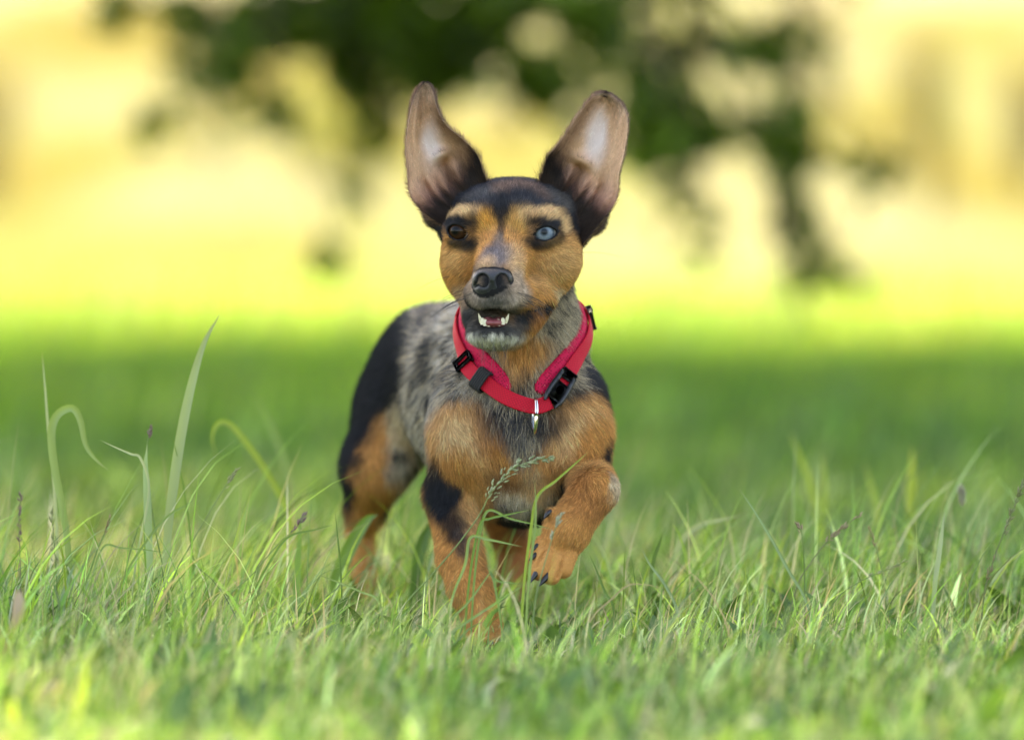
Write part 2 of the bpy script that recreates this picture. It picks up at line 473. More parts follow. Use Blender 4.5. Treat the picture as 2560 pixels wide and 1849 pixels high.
# shrubs on the slope: each a stem fan with leaf clumps, golden in the sun
def shrub(x, y, h, w, base, label, n=2600):
    z = float(ground_z(np.array(x), np.array(y)))
    root = tag(new_obj('shrub', None), label, 'shrub', 'sunlit shrubs on the slope')
    root.location = (x, y, z)
    ls, cs = [], []
    for k in range(11):
        a = rng.uniform(0, 6.28); r = rng.uniform(.2, .95) * w / 2
        e = np.array([math.cos(a) * r, math.sin(a) * r, h * rng.uniform(.45, .92)])
        pth = curve3((rng.normal(0, .05), rng.normal(0, .05), -.05), e, .08, 6)
        ls.append((pth, list(np.linspace(.03, .008, 6)), 5)); cs += [pth[3], pth[4], pth[5]]
    v, f = limb_mesh(ls)
    new_obj('stems', mesh_np('stems', v, f, True, M_BARK), root)
    cs = np.array(cs)
    c = cs[rng.integers(0, len(cs), n)] + rng.normal(0, 1, (n, 3)) * np.array([w, w, h]) * .10
    c[:, 2] = np.maximum(c[:, 2], .06)
    V, F, C = leaves(c, None, rng.uniform(.06, .11, n), np.array(base) * rng.lognormal(0, .3, (n, 1)))
    m_ = mesh_np('foliage', V, F, False, M_STRAW); set_col(m_, np.clip(C, 0, .8))
    new_obj('foliage', m_, root)
shrub(-5.9, 58, 2.4, 1.5, (.38, .34, .15), 'ochre shrub on the slope at the left edge of the picture')
shrub(-3.7, 66, 3.0, 1.6, (.48, .43, .28), 'pale cream shrub on the slope left of the hanging twigs')
shrub(-1.9, 62, 1.2, 1.6, (.30, .31, .07), 'low yellow-green shrub on the slope left of the dog')
shrub(5.95, 60, 2.2, 1.0, (.38, .34, .15), 'ochre shrub on the slope at the right edge of the picture')
shrub(3.9, 70, 3.4, 2.2, (.50, .45, .31), 'pale cream shrub on the slope right of the hanging twigs')
shrub(4.35, 54, 2.5, .6, (.42, .37, .16), 'small ochre shrub on the slope in front of the pale one')
# ================================================================== the dog
# A signed-distance body (millimetres) polygonised into one continuous skin.
def D(x, y, Y):
    return px(x, y, Y / 1000.0) * 1000.0

PR = []   # (op, k, kind, params, centre)
def rcone(a, b, ra, rb, k=10, op='u'):
    PR.append((op, k, 'c', (np.array(a, float), np.array(b, float), ra, rb)))
def ell(c, r, k=10, op='u', rot=None):
    M = np.eye(3) if rot is None else np.array(Euler([R(q) for q in rot]).to_matrix()).T
    PR.append((op, k, 'e', (np.array(c, float), np.array(r, float), M)))
def almond(c, g, u, a, b, k=1.0):
    PR.append(('s', k, 'a', (np.array(c, float), g, u, np.cross(g, u), a, b)))

def prim_d(kind, q, p):
    if kind == 'c':
        a, b, ra, rb = q
        ba = b - a; pa = p - a
        h = np.clip(pa @ ba / (ba @ ba), 0, 1)
        return np.linalg.norm(pa - h[..., None] * ba, axis=-1) - (ra + (rb - ra) * h)
    if kind == 'e':
        c, r, M = q
        l = (p - c) @ M.T
        k0 = np.linalg.norm(l / r, axis=-1); k1 = np.linalg.norm(l / (r * r), axis=-1) + 1e-9
        return k0 * (k0 - 1) / k1
    c, g, u, w, a, b = q
    l = p - c
    U, W, G = l @ u, l @ w, l @ g
    Rr = (a * a + b * b) / (2 * b); cc = Rr - b
    d1 = np.sqrt(U * U + (W + cc) ** 2) - Rr
    d2 = np.sqrt(U * U + (W - cc) ** 2) - Rr
    return np.maximum(np.maximum(d1, d2), -G)

def sdf(p, prims=None):
    prims = PR if prims is None else prims
    d = np.full(p.shape[:-1], 1e3)
    for op, k, kind, q in prims:
        di = prim_d(kind, q, p)
        if op == 'u':
            h = np.clip(0.5 + 0.5 * (d - di) / k, 0, 1)
            d = d + (di - d) * h - k * h * (1 - h)
        else:
            h = np.clip(0.5 - 0.5 * (d + di) / k, 0, 1)
            d = d + (-di - d) * h + k * h * (1 - h)
    return d

def grad(p, prims=None, e=0.6):
    g = np.stack([sdf(p + np.eye(3)[i] * e, prims) - sdf(p - np.eye(3)[i] * e, prims) for i in range(3)], -1)
    return g / (np.linalg.norm(g, axis=-1, keepdims=True) + 1e-9)

def hit(x, y, prims=None, start=-200):
    """skin point seen at photograph pixel (arrays)"""
    x = np.atleast_1d(np.asarray(x, float)); y = np.atleast_1d(np.asarray(y, float))
    o = np.array([0, -CAMD * 1000, CAMH * 1000.0])
    dr = D(x, y, 0) - o; dr /= np.linalg.norm(dr, axis=-1, keepdims=True)
    t = (CAMD * 1000 + start) * np.ones(len(x))
    for _ in range(70):
        d = sdf(o + dr * t[:, None], prims)
        t += np.clip(d, -20, 60) * 0.8
    return o + dr * t[:, None], np.abs(sdf(o + dr * t[:, None], prims)) < 2

def onto(p, off=0.0, it=12):
    p = np.array(p, float)
    for _ in range(it):
        p -= (sdf(p) - off)[:, None] * grad(p) * 0.8
    return p

def polygonise(prims, res, pad=8):
    lo, hi = [], []
    for op, k, kind, q in prims:
        if op != 'u': continue
        if kind == 'c':
            m = max(q[2], q[3]); lo.append(np.minimum(q[0], q[1]) - m); hi.append(np.maximum(q[0], q[1]) + m)
        else:
            m = q[1].max(); lo.append(q[0] - m); hi.append(q[0] + m)
    lo = np.min(lo, 0) - pad; hi = np.max(hi, 0) + pad
    B = 16
    nb = np.ceil((hi - lo) / (res * B)).astype(int)
    n = nb * B + 1
    G = np.full(n, 50.0, np.float32)
    bc = np.stack(np.meshgrid(*[np.arange(k) for k in nb], indexing='ij'), -1).reshape(-1, 3)
    cen = lo + (bc * B + B / 2) * res
    half = B * res * 0.5 * 1.7321
    cd = np.stack([prim_d(kd, q, cen) for _, _, kd, q in prims], 0)
    tot = sdf(cen, prims)
    loc = np.stack(np.meshgrid(*[np.arange(B + 1)] * 3, indexing='ij'), -1).reshape(-1, 3) * res
    for j in range(len(bc)):
        if abs(tot[j]) > half * 1.6 + 6:
            i0 = bc[j] * B
            if tot[j] < 0: G[i0[0]:i0[0] + B + 1, i0[1]:i0[1] + B + 1, i0[2]:i0[2] + B + 1] = -50
            continue
    for j in range(len(bc)):
        if abs(tot[j]) > half * 1.6 + 6: continue
        i0 = bc[j] * B
        act = []
        for i, pr in enumerate(prims):
            if pr[0] == 'u':
                if cd[i, j] < max(tot[j], 0) + 2 * half + pr[1] + 4: act.append(pr)
            elif cd[i, j] < 1.4 * half + pr[1] + 2: act.append(pr)
        v = sdf(lo + i0 * res + loc, act) if act else np.full(len(loc), 50.0)
        G[i0[0]:i0[0] + B + 1, i0[1]:i0[1] + B + 1, i0[2]:i0[2] + B + 1] = v.reshape(B + 1, B + 1, B + 1)
    ins = G < 0
    c8 = np.zeros(np.array(G.shape) - 1, np.uint8)
    for dx in (0, 1):
        for dy in (0, 1):
            for dz in (0, 1):
                c8 += ins[dx:G.shape[0] - 1 + dx, dy:G.shape[1] - 1 + dy, dz:G.shape[2] - 1 + dz]
    ci = np.argwhere((c8 > 0) & (c8 < 8))
    idg = np.full(c8.shape, -1, np.int32)
    idg[ci[:, 0], ci[:, 1], ci[:, 2]] = np.arange(len(ci))
    acc = np.zeros((len(ci), 3)); cnt = np.zeros(len(ci))
    corners = [(a, b, c) for a in (0, 1) for b in (0, 1) for c in (0, 1)]
    for a in corners:
        for ax in range(3):
            if a[ax]: continue
            b = list(a); b[ax] = 1
            va = G[ci[:, 0] + a[0], ci[:, 1] + a[1], ci[:, 2] + a[2]]
            vb = G[ci[:, 0] + b[0], ci[:, 1] + b[1], ci[:, 2] + b[2]]
            m = (va < 0) != (vb < 0)
            t = np.where(m, va / np.where(m, va - vb, 1), 0)
            pt = np.repeat(np.array([a], float), len(ci), 0); pt[:, ax] = t
            acc += pt * m[:, None]; cnt += m
    V = lo + (ci + acc / cnt[:, None]) * res
    F = []
    sh = np.array(G.shape)
    for ax in range(3):
        o1, o2 = [(1, 2), (2, 0), (0, 1)][ax]
        s0 = [slice(1, -1)] * 3; s1 = [slice(1, -1)] * 3
        s0[ax] = slice(0, -1); s1[ax] = slice(1, None)
        A, Bv = ins[tuple(s0)], ins[tuple(s1)]
        e = np.argwhere(A != Bv)
        inside0 = A[e[:, 0], e[:, 1], e[:, 2]]
        off = np.ones(3, int); off[ax] = 0
        e = e + off
        def cid(d1, d2):
            c = e.copy(); c[:, o1] += d1; c[:, o2] += d2
            return idg[c[:, 0], c[:, 1], c[:, 2]]
        q = np.stack([cid(-1, -1), cid(0, -1), cid(0, 0), cid(-1, 0)], -1)
        q[~inside0] = q[~inside0][:, ::-1]
        F.append(q)
    return V, np.concatenate(F)

# ---- torso
sp = [np.array(q, float) for q in ((8, 140, 212), (-10, 200, 208), (-42, 290, 212), (-78, 372, 222), (-92, 412, 226))]
ell(D(1302, 1075, 135), (66, 66, 78), k=5)                          # ribcage front
ell((-6, 205, 203), (62, 80, 80), 40)
ell((-42, 285, 207), (52, 85, 74), 40)
ell((-74, 362, 222), (42, 66, 56), 40)
ell((-84, 402, 222), (37, 42, 50), 20)
rcone((10, 150, 260), (-76, 380, 250), 24, 22, 20)                  # spine
# neck
rcone(D(1296, 660, 92), D(1308, 860, 118), 40, 45, 12)
rcone(D(1308, 860, 118), D(1304, 1000, 135), 46, 58, 18)
ell(D(1306, 985, 98), (40, 34, 44), 16)
# breast
ell(D(1306, 1080, 78), (34, 24, 36), 14)
ell(D(1198, 1080, 94), (31, 24, 36), 20, rot=(0, 12, 0))
ell(D(1412, 1072, 94), (30, 24, 36), 20, rot=(0, -12, 0))
ell(D(1306, 1190, 125), (30, 40, 24), 24)
# near hind leg (left in the picture)
ell((-100, 372, 190), (34, 54, 56), 18)
rcone((-104, 372, 185), D(938, 1165, 345), 32, 26, 24)
rcone(D(938, 1165, 345), D(914, 1275, 392), 25, 16.5, 20)
rcone(D(912, 1275, 392), D(901, 1325, 415), 16.5, 11, 8)
rcone(D(901, 1325, 415), D(912, 1500, 385), 11, 10, 6)
ell(D(918, 1535, 368), (15, 24, 11), 8)
# other hind leg
rcone((-52, 372, 195), (-16, 322, 135), 36, 27, 14)
rcone((-16, 322, 135), D(1283, 1375, 395), 25, 14, 20)
rcone(D(1283, 1375, 395), D(1268, 1510, 350), 12.5, 10.5, 6)
ell(D(1268, 1545, 330), (15, 24, 11), 8)
# tail, carried low behind
rcone((-100, 432, 245), (-125, 475, 200), 13, 9, 10)
rcone((-125, 475, 200), (-112, 500, 150), 9, 5, 6)
# standing foreleg
ell(D(1152, 1050, 112), (21.5, 36, 42), 14)
rcone(D(1154, 1090, 108), D(1132, 1232, 118), 23, 18.5, 14)
rcone(D(1131, 1235, 118), D(1150, 1388, 92), 20, 16.5, 10)
rcone(D(1150, 1388, 92), D(1174, 1466, 76), 16.5, 16, 8)
rcone(D(1174, 1466, 76), D(1208, 1560, 62), 15.5, 14, 8)
ell(D(1214, 1592, 50), (19, 24, 10.5), 8, rot=(8, 0, 0))
for tx, ty, tY in ((1180, 1598, 36), (1203, 1603, 27), (1228, 1603, 27), (1250, 1598, 36)):
    ell(D(tx, ty, tY), (6.2, 10, 7), 3)
# raised foreleg
ell(D(1440, 1045, 112), (22, 36, 42), 14)
rcone(D(1446, 1085, 105), D(1462, 1180, 110), 22.5, 18.5, 14)
rcone(D(1466, 1192, 104), D(1489, 1224, 46), 18, 16, 4)
rcone(D(1489, 1224, 46), D(1418, 1326, 38), 16.5, 17.5, 7)
rcone(D(1418, 1330, 44), D(1391, 1378, 42), 18, 16, 6)
for tx, ty, tY, ux, uy, uY, r0 in ((1358, 1362, 36, 1341, 1392, 30, 7.4), (1364, 1392, 27, 1349, 1427, 20, 8.1), (1392, 1405, 26, 1378, 1438, 20, 8.1), (1419, 1388, 33, 1408, 1423, 28, 7.8)):
    rcone(D(tx, ty, tY), D(ux, uy, uY), r0 + 0.2, r0 - 0.2, 1.8)
rcone(D(1400, 1290, 36), D(1380, 1281, 31), 5, 3.6, 4)              # dewclaw toe
# ---- head
ell(D(1283, 566, 72), (56, 60, 39), 14)                             # cranium
ell(D(1268, 572, 42), (47, 36, 34), 12)                             # forehead and orbit mass
ell(D(1168, 655, 50), (20, 30, 27), 14)                             # cheeks
ell(D(1384, 645, 48), (21, 32, 26), 14)
ell(D(1276, 656, 52), (45, 36, 31), 10)
rcone(D(1358, 700, 46), D(1312, 786, 20), 14, 12, 12)               # jaw, right of picture
rcone(D(1190, 705, 55), D(1200, 780, 22), 15, 12, 12)
rcone(D(1258, 645, 12), D(1236, 718, -26), 22, 18, 8)              # muzzle
rcone(D(1256, 612, 14), D(1232, 684, -28), 13, 12, 9)               # bridge
ell(D(1197, 735, -11), (11.5, 18, 12), 7)                         # flews
ell(D(1277, 737, -9), (13, 20, 13), 7)
ell(D(1236, 752, -26), (17, 11, 8), 6)
rcone(D(1298, 735, 5), D(1345, 736, 30), 12, 12, 10)
rcone(D(1305, 770, 40), D(1262, 815, 12), 18, 13, 10)               # lower jaw
ell(D(1231, 835, -8), (20, 18, 7.6), 7)
rcone(D(1205, 800, 30), D(1216, 832, -4), 13, 10, 10)
rcone(D(1275, 815, 30), D(1248, 834, -4), 14, 10, 10)
ell(D(1182, 550, 24), (16, 11, 7), 9, rot=(0, 14, 0))             # brows
ell(D(1336, 551, 18), (18, 11, 7), 9, rot=(0, -10, 0))
rcone(D(1150, 540, 90), D(1112, 525, 90), 24, 16, 14)               # ear roots
rcone(D(1108, 515, 88), D(1078, 482, 88), 11, 6, 10)
rcone(D(1420, 545, 88), D(1460, 535, 86), 25, 17, 14)
rcone(D(1464, 528, 86), D(1488, 490, 84), 11, 6, 10)
EYES = []
for ex, ey, eY, gaze, tilt, ha, hb, er in ((1152, 579, 26, (-0.30, -0.95, 0.04), -15, 9.2, 5.9, 10.8),
                                           (1361, 583, 19, (0.10, -0.99, 0.04), 9, 9.8, 5.2, 11.2)):
    c = D(ex, ey, eY)
    g = np.array(gaze); g /= np.linalg.norm(g)
    u = np.array([math.cos(R(tilt)), 0, math.sin(R(tilt))]); u -= g * (u @ g); u /= np.linalg.norm(u)
    ell(c + np.array([0, 0, .6]), (er + 2.6, er + 2.6, er + 2.2), 5)
    EYES.append((c, g, u, er, ha, hb))
for a_ in (((1387, 1382, 20), (1360, 1444, 12)), ((1413, 1382, 24), (1392, 1440, 16)), ((1366, 1372, 24), (1340, 1414, 16))):
    rcone(D(*a_[0]), D(*a_[1]), 1.0, 1.9, 1.8, 's')                  # gaps between the toes
# nasal socket for the nose pad, mouth, lip line
ell(D(1234, 793, -30), (16.5, 24, 7.4), 3, 's')
rcone(D(1283, 790, -14), D(1366, 760, 22), 2.6, 2.0, 2.5, 's')
rcone(D(1186, 787, -14), D(1168, 768, 16), 2.4, 1.6, 2.5, 's')
for c, g, u, er, ha, hb in EYES:
    almond(c - np.array([0, 0, .7]), g, u, ha, hb)
SK_V, SK_F = polygonise(PR, 1.5)
NECK = (.40, .325, .235)

BK, CH, TAN, TAND, TANL = (.013, .013, .016), (.036, .036, .042), (.63, .285, .085), (.38, .145, .045), (.74, .44, .20)
GREY, GRD, CREAM, WH, BRN, MUZ = (.52, .475, .41), (.15, .135, .12), (.66, .52, .34), (.76, .71, .58), (.20, .115, .075), (.23, .175, .155)

# coat patches: photograph pixel where the patch sits, radii in mm, colour, softness, strength (, depth when not the visible skin)
COAT = [
    # torso: blue merle saddle, black rump and thigh
    (1040, 1000, 60, 90, GREY, .4, .95), (1030, 1120, 50, 50, GREY, .4, .9), (1100, 800, 60, 50, GREY, .4, .8, 250),
    (1010, 850, 40, 60, GRD, .4, .8, 300),
    (960, 900, 36, 50, BK, .25, 1), (930, 1000, 38, 45, BK, .25, 1), (890, 1080, 30, 50, BK, .25, 1), (872, 1190, 16, 46, BK, .25, 1),
    (905, 1060, 40, 60, BK, .25, 1, 420), (980, 960, 16, 45, BK, .3, 1), (866, 1250, 12, 30, BK, .3, 1),
    (975, 1150, 20, 40, TAN, .3, .95), (940, 1230, 20, 38, TAN, .3, 1), (918, 1290, 12, 34, TAN, .3, 1), (1000, 1085, 10, 30, CREAM, .5, .8),
    (1040, 1200, 26, 20, GRD, .5, .8), (1000, 1170, 14, 16, GREY, .5, .7), (858, 1120, 5, 16, BRN, .5, .7), (905, 1400, 24, 50, TAN, .3, 1, 400),
    (1000, 800, 20, 16, BK, .4, .8), (1075, 790, 12, 24, CH, .5, .8),
    # far hind leg
    (1270, 1380, 50, 80, TAND, .3, 1, 360), (1320, 1300, 22, 30, BK, .4, .9, 330),
    # neck and breast
    (1300, 900, 60, 60, NECK, .4, .95), (1300, 1000, 70, 50, NECK, .4, .9), (1440, 800, 20, 40, NECK, .4, .9), (1180, 870, 20, 40, GREY, .5, .9),
    (1140, 880, 18, 30, GREY, .5, .9), (1110, 950, 24, 22, CH, .4, .85), (1120, 1010, 30, 18, GREY, .4, .85), (1200, 1000, 40, 14, GRD, .6, .8), (1080, 890, 10, 30, BK, .4, .9),
    (1490, 960, 22, 26, BK, .35, .95), (1440, 1000, 26, 14, CH, .4, .9), (1465, 900, 10, 20, CH, .5, .8),
    (1170, 1085, 42, 30, TAN, .25, 1), (1240, 1120, 26, 26, TAN, .35, 1), (1430, 1085, 40, 32, TAN, .25, 1), (1375, 1120, 26, 26, TAN, .35, 1), (1480, 1060, 22, 28, TAN, .3, 1),
    (1140, 1085, 22, 22, (.74, .48, .26), .7, .85), (1450, 1085, 30, 24, (.74, .48, .26), .7, .8), (1180, 1180, 16, 20, TANL, .7, .6), (1215, 1095, 14, 14, TAND, .7, .5),  # the pale pair puts cream highlights into the breast colour
    (1305, 1055, 22, 24, GRD, .4, .95), (1250, 1030, 20, 14, CH, .6, .8), (1355, 1035, 20, 14, BK, .6, .85), (1306, 1105, 8, 10, GRD, .6, .8),
    (1300, 945, 8, 14, BK, .6, .7),
    (1306, 1190, 26, 16, TAN, .4, 1), (1305, 1090, 9, 16, GRD, .6, .9), (1320, 1185, 10, 14, CREAM, .6, .7), (1262, 1200, 20, 14, (.22, .11, .05), .6, .85), (1312, 1250, 22, 12, (.72, .66, .54), .4, .95), (1350, 1215, 14, 12, TANL, .6, .8),
    # standing foreleg
    (1140, 1200, 28, 30, TAN, .3, 1), (1140, 1330, 34, 60, TAN, .2, 1), (1180, 1480, 34, 60, TAN, .2, 1), (1215, 1590, 34, 30, TAN, .2, 1),
    (1108, 1240, 15, 22, BK, .3, 1), (1090, 1180, 9, 15, BK, .4, .95), (1135, 1300, 10, 16, BK, .45, .9), (1150, 1350, 7, 14, CH, .6, .8), (1190, 1280, 12, 26, TANL, .6, .6),
    # raised foreleg
    (1500, 1130, 26, 36, TAN, .3, 1), (1524, 1132, 8, 16, BK, .35, 1), (1500, 1215, 30, 24, TAN, .2, 1), (1440, 1310, 34, 40, TAN, .2, 1), (1370, 1410, 34, 34, TAN, .2, 1),
    (1470, 1250, 20, 16, TAND, .6, .55), (1538, 1210, 5, 14, CREAM, .5, .8), (1445, 1195, 14, 12, TAND, .6, .6),
    # head: charcoal mask
    (1280, 480, 75, 36, CH, .2, 1), (1120, 560, 26, 34, BK, .25, 1), (1440, 540, 30, 40, BK, .25, 1), (1455, 600, 12, 24, BK, .3, .9), (1462, 690, 9, 40, BK, .4, .8),
    (1295, 468, 20, 4, BRN, .6, .6), (1250, 480, 8, 4, BRN, .6, .7), (1350, 488, 9, 6, BRN, .6, .6), (1470, 560, 16, 14, BRN, .6, .6), (1075, 530, 12, 10, BRN, .6, .6), (1200, 500, 16, 8, GRD, .6, .5), (1300, 500, 20, 7, BK, .6, .7),
    (1400, 500, 14, 12, GRD, .6, .5),
    # tan face
    (1140, 660, 24, 28, TAN, .25, 1), (1135, 705, 22, 18, TAN, .3, 1), (1400, 680, 34, 32, TAN, .22, 1), (1380, 740, 26, 20, TAN, .3, 1), (1270, 610, 44, 20, TAN, .35, 1), (1310, 660, 26, 24, TAN, .4, 1),
    (1330, 800, 22, 22, TAN, .4, .95), (1310, 860, 20, 16, TAN, .5, .95), (1290, 900, 14, 12, TAN, .7, .6),
    (1214, 545, 15, 12, (.72, .34, .085), .35, 1), (1165, 530, 18, 5, TANL, .4, .9), (1300, 545, 15, 12, (.70, .36, .11), .35, 1), (1365, 532, 20, 5, TANL, .4, .95), (1405, 562, 8, 8, TANL, .4, .9), (1125, 545, 6, 7, TANL, .5, .8),
    (1222, 543, 7, 8, (.74, .32, .06), .6, .9), (1310, 540, 6, 9, TANL, .6, .7),
    (1253, 512, 16, 8, BK, .5, .95), (1253, 530, 8, 10, BK, .5, .95), (1253, 575, 3, 12, BK, .6, .8), (1200, 508, 14, 5, CH, .5, .8), (1310, 508, 14, 5, CH, .5, .8), (1245, 600, 5, 8, GRD, .6, .7),
    (1186, 560, 5, 10, BK, .6, .8), (1326, 570, 6, 10, BRN, .6, .8),
    (1155, 606, 14, 5.5, BK, .5, .95), (1180, 612, 9, 6, BK, .6, .85), (1360, 606, 15, 5, BK, .5, .9), (1325, 604, 8, 5, BK, .6, .8), (1152, 560, 14, 4, BK, .5, .9), (1362, 560, 15, 3.5, BK, .5, .9), (1400, 590, 6, 5, BK, .5, .8),
    (1238, 640, 15, 12, MUZ, .45, 1), (1250, 625, 10, 8, (.16, .13, .13), .6, .8), (1215, 655, 8, 8, TANL, .6, .5), (1295, 680, 9, 12, TANL, .6, .6),
    (1296, 706, 13, 13, (.50, .36, .27), .6, .9), (1182, 705, 9, 14, (.42, .29, .21), .6, .8), (1162, 740, 12, 11, (.46, .31, .21), .6, .85), (1190, 748, 10, 8, (.40, .31, .25), .6, .8), (1302, 740, 15, 10, (.48, .35, .26), .6, .85), (1270, 752, 12, 7, (.38, .30, .25), .6, .8),
    (1230, 757, 11, 4, (.13, .115, .10), .6, 1), (1188, 773, 10, 2.4, (.11, .10, .09), .6, .9), (1280, 777, 12, 2.4, (.11, .10, .09), .6, .9),
    (1357, 763, 12, 5, BK, .35, 1), (1338, 774, 8, 3.5, BK, .5, .95), (1318, 783, 8, 3.5, BK, .5, .95), (1298, 790, 8, 3.5, BK, .5, .95), (1345, 800, 10, 7, TAND, .6, .8), (1294, 803, 10, 7, CH, .5, .9), (1172, 795, 7, 7, CH, .5, .8),
    (1230, 826, 24, 3, (.07, .065, .06), .5, 1), (1182, 822, 7, 6, (.09, .08, .07), .5, .8), (1290, 825, 12, 8, (.09, .08, .07), .5, .9),
    (1228, 853, 20, 4.2, WH, .5, 1), (1272, 850, 14, 4.2, WH, .5, .95), (1188, 846, 12, 4.5, WH, .5, .95), (1300, 840, 7, 4, GREY, .5, .8),
    (1392, 728, 7, 6, CREAM, .6, .8), (1410, 650, 18, 14, (.70, .42, .18), .8, .6), (1350, 690, 14, 12, (.66, .38, .16), .8, .5), (1130, 640, 14, 10, (.66, .38, .16), .8, .5), (1290, 640, 10, 10, (.66, .42, .24), .8, .5),  # soft paler spots put highlights into the cheek colour
]
_hx, _hok = hit([c[0] for c in COAT], [c[1] for c in COAT])
COATP = []
for i, c in enumerate(COAT):
    if len(c) > 7: p = D(c[0], c[1], c[7])
    elif _hok[i]: p = _hx[i]
    else: p = D(c[0], c[1], 90)
    COATP.append((p, np.array([c[2], max(c[2], c[3]) * 1.35, c[3]], float), np.array(c[4]), c[5], c[6]))

def paint(p, fine=1.0):
    w = np.stack([fbm(p, .09, 3), fbm(p, .09, 5), fbm(p, .09, 9)], -1) - .5
    w2 = np.stack([vnoise(p, .35, 13), vnoise(p, .35, 15), vnoise(p, .35, 19)], -1) - .5
    hd = (sstep(115, 90, p[:, 1]) * sstep(255, 275, p[:, 2]))[:, None]
    q = p + w * 14 * fine * (1 - .72 * hd) + w2 * 3.5 * (1 - .4 * hd)
    col = np.tile(np.array(BK), (len(p), 1))
    # merle over the back half of the body
    mer = fbm(p * np.array([1, .7, 1]), .035, 31, 4)
    far = sstep(330, 240, p[:, 1]) * sstep(120, 190, p[:, 1])
    a = sstep(.40, .55, mer)[:, None] * far[:, None]
    col = col * (1 - a) + np.array(GREY) * a
    for c, r, k, soft, s in COATP:
        d = np.linalg.norm((q - c) / r, axis=-1)
        m = d < 1 + soft
        if not m.any(): continue
        al = s * (1 - sstep(1 - soft, 1 + soft, d[m]))
        col[m] = col[m] * (1 - al[:, None]) + k * al[:, None]
    # merle flecks break the grey
    sp = sstep(.50, .58, fbm(p, .10, 41, 3))
    g = (np.abs(col - np.array(GREY)).max(-1) < .12) * sp * .88
    col = col * (1 - g[:, None]) + np.array(BK) * g[:, None]
    return col

# fur flow and length: pixel, depth or None, direction (right, away, up), length mm
FLOW = [
    (1240, 660, None, 0, .7, .8, 2.6), (1256, 600, None, 0, .4, 1, 3.0), (1260, 520, None, 0, .5, 1, 4.5), (1280, 460, None, 0, 1, .4, 6), (1280, 450, 90, 0, 1, 0, 7),
    (1216, 545, None, -.3, .3, 1, 4.5), (1300, 545, None, .4, .3, 1, 4.5), (1130, 540, None, -.8, .5, .6, 5), (1410, 540, None, .8, .5, .6, 5),
    (1160, 620, None, -.6, .4, -.6, 3.5), (1360, 620, None, .6, .4, -.6, 3.5), (1120, 660, None, -.5, .7, -.5, 6), (1430, 670, None, .6, .7, -.4, 6.5),
    (1200, 680, None, -.7, .5, -.2, 2.6), (1290, 690, None, .7, .5, -.2, 2.8), (1175, 740, None, -.6, .4, -.7, 3), (1310, 740, None, .8, .4, -.5, 3.2),
    (1230, 765, None, 0, -.1, -1, 2.6), (1400, 730, None, .6, .5, -.6, 6), (1230, 840, None, 0, -.1, -1, 4), (1290, 830, None, .4, .2, -1, 4), (1170, 820, None, -.4, .2, -1, 4), (1200, 452, None, -.5, .1, .8, 8), (1362, 452, None, .5, .1, .8, 8),
    (1340, 810, None, .3, .3, -.9, 7), (1310, 880, None, 0, -.1, -1, 11), (1300, 950, None, 0, -.2, -1, 16), (1420, 800, None, .5, .5, -.8, 11), (1440, 900, None, .4, .3, -.9, 12),
    (1190, 900, None, -.2, .3, -.9, 12), (1120, 900, None, -.4, .5, -.8, 11), (1300, 1040, None, 0, -.2, -1, 20), (1240, 1040, None, .3, -.1, -1, 17), (1360, 1040, None, -.2, -.1, -1, 17),
    (1170, 1080, None, .6, 0, -.6, 6), (1430, 1080, None, .5, .1, -.7, 6), (1240, 1120, None, .4, 0, -.8, 7), (1380, 1120, None, -.1, 0, -.9, 7), (1500, 1000, None, .3, .4, -.9, 11), (1490, 930, None, .4, .4, -.9, 13), (1080, 1000, None, -.2, .4, -.9, 9),
    (1306, 1130, None, 0, -.1, -1, 13), (1310, 1230, None, 0, .3, -1, 10), (1130, 1180, None, 0, .1, -1, 8), (1130, 1300, None, .1, .1, -1, 6), (1180, 1460, None, .2, -.1, -1, 5), (1215, 1590, None, 0, -.9, -.5, 4),
    (1480, 1140, None, .2, .2, -1, 8), (1520, 1215, None, .2, -.6, -.5, 5), (1440, 1310, None, -.55, -.1, -.8, 3.6), (1370, 1410, None, -.5, -.3, -.7, 1.6), (1350, 1420, None, -.5, -.3, -.7, 1.2), (1400, 1425, None, -.4, -.3, -.8, 1.2),
    (1040, 1000, None, -.1, .7, -.6, 10), (1040, 1190, None, -.1, .6, -.7, 11), (1000, 850, 260, -.1, .9, -.2, 10), (950, 950, None, -.2, .6, -.8, 9), (890, 1100, None, 0, .4, -1, 8), (920, 1250, None, 0, .3, -1, 8), (910, 1420, 400, 0, 0, -1, 5),
    (1270, 1400, 380, 0, .2, -1, 5), (1300, 700, 130, 0, .7, -.7, 12), (1290, 760, 220, 0, 1, -.2, 11), (1150, 760, 350, 0, .9, -.3, 10), (1050, 900, 440, 0, .5, -1, 9),
]
_fx, _fok = hit([c[0] for c in FLOW], [c[1] for c in FLOW])
FLP = np.array([D(c[0], c[1], c[2]) if c[2] is not None else (_fx[i] if _fok[i] else D(c[0], c[1], 90)) for i, c in enumerate(FLOW)])
FLD = np.array([c[3:6] for c in FLOW], float); FLD /= np.linalg.norm(FLD, axis=1, keepdims=True)
FLL = np.array([c[6] for c in FLOW], float)
def flow(p):
    d2 = ((p[:, None, :] - FLP[None]) ** 2).sum(-1) + 30
    w = d2 ** -1.7; w /= w.sum(1, keepdims=True)
    return w @ FLD, w @ FLL

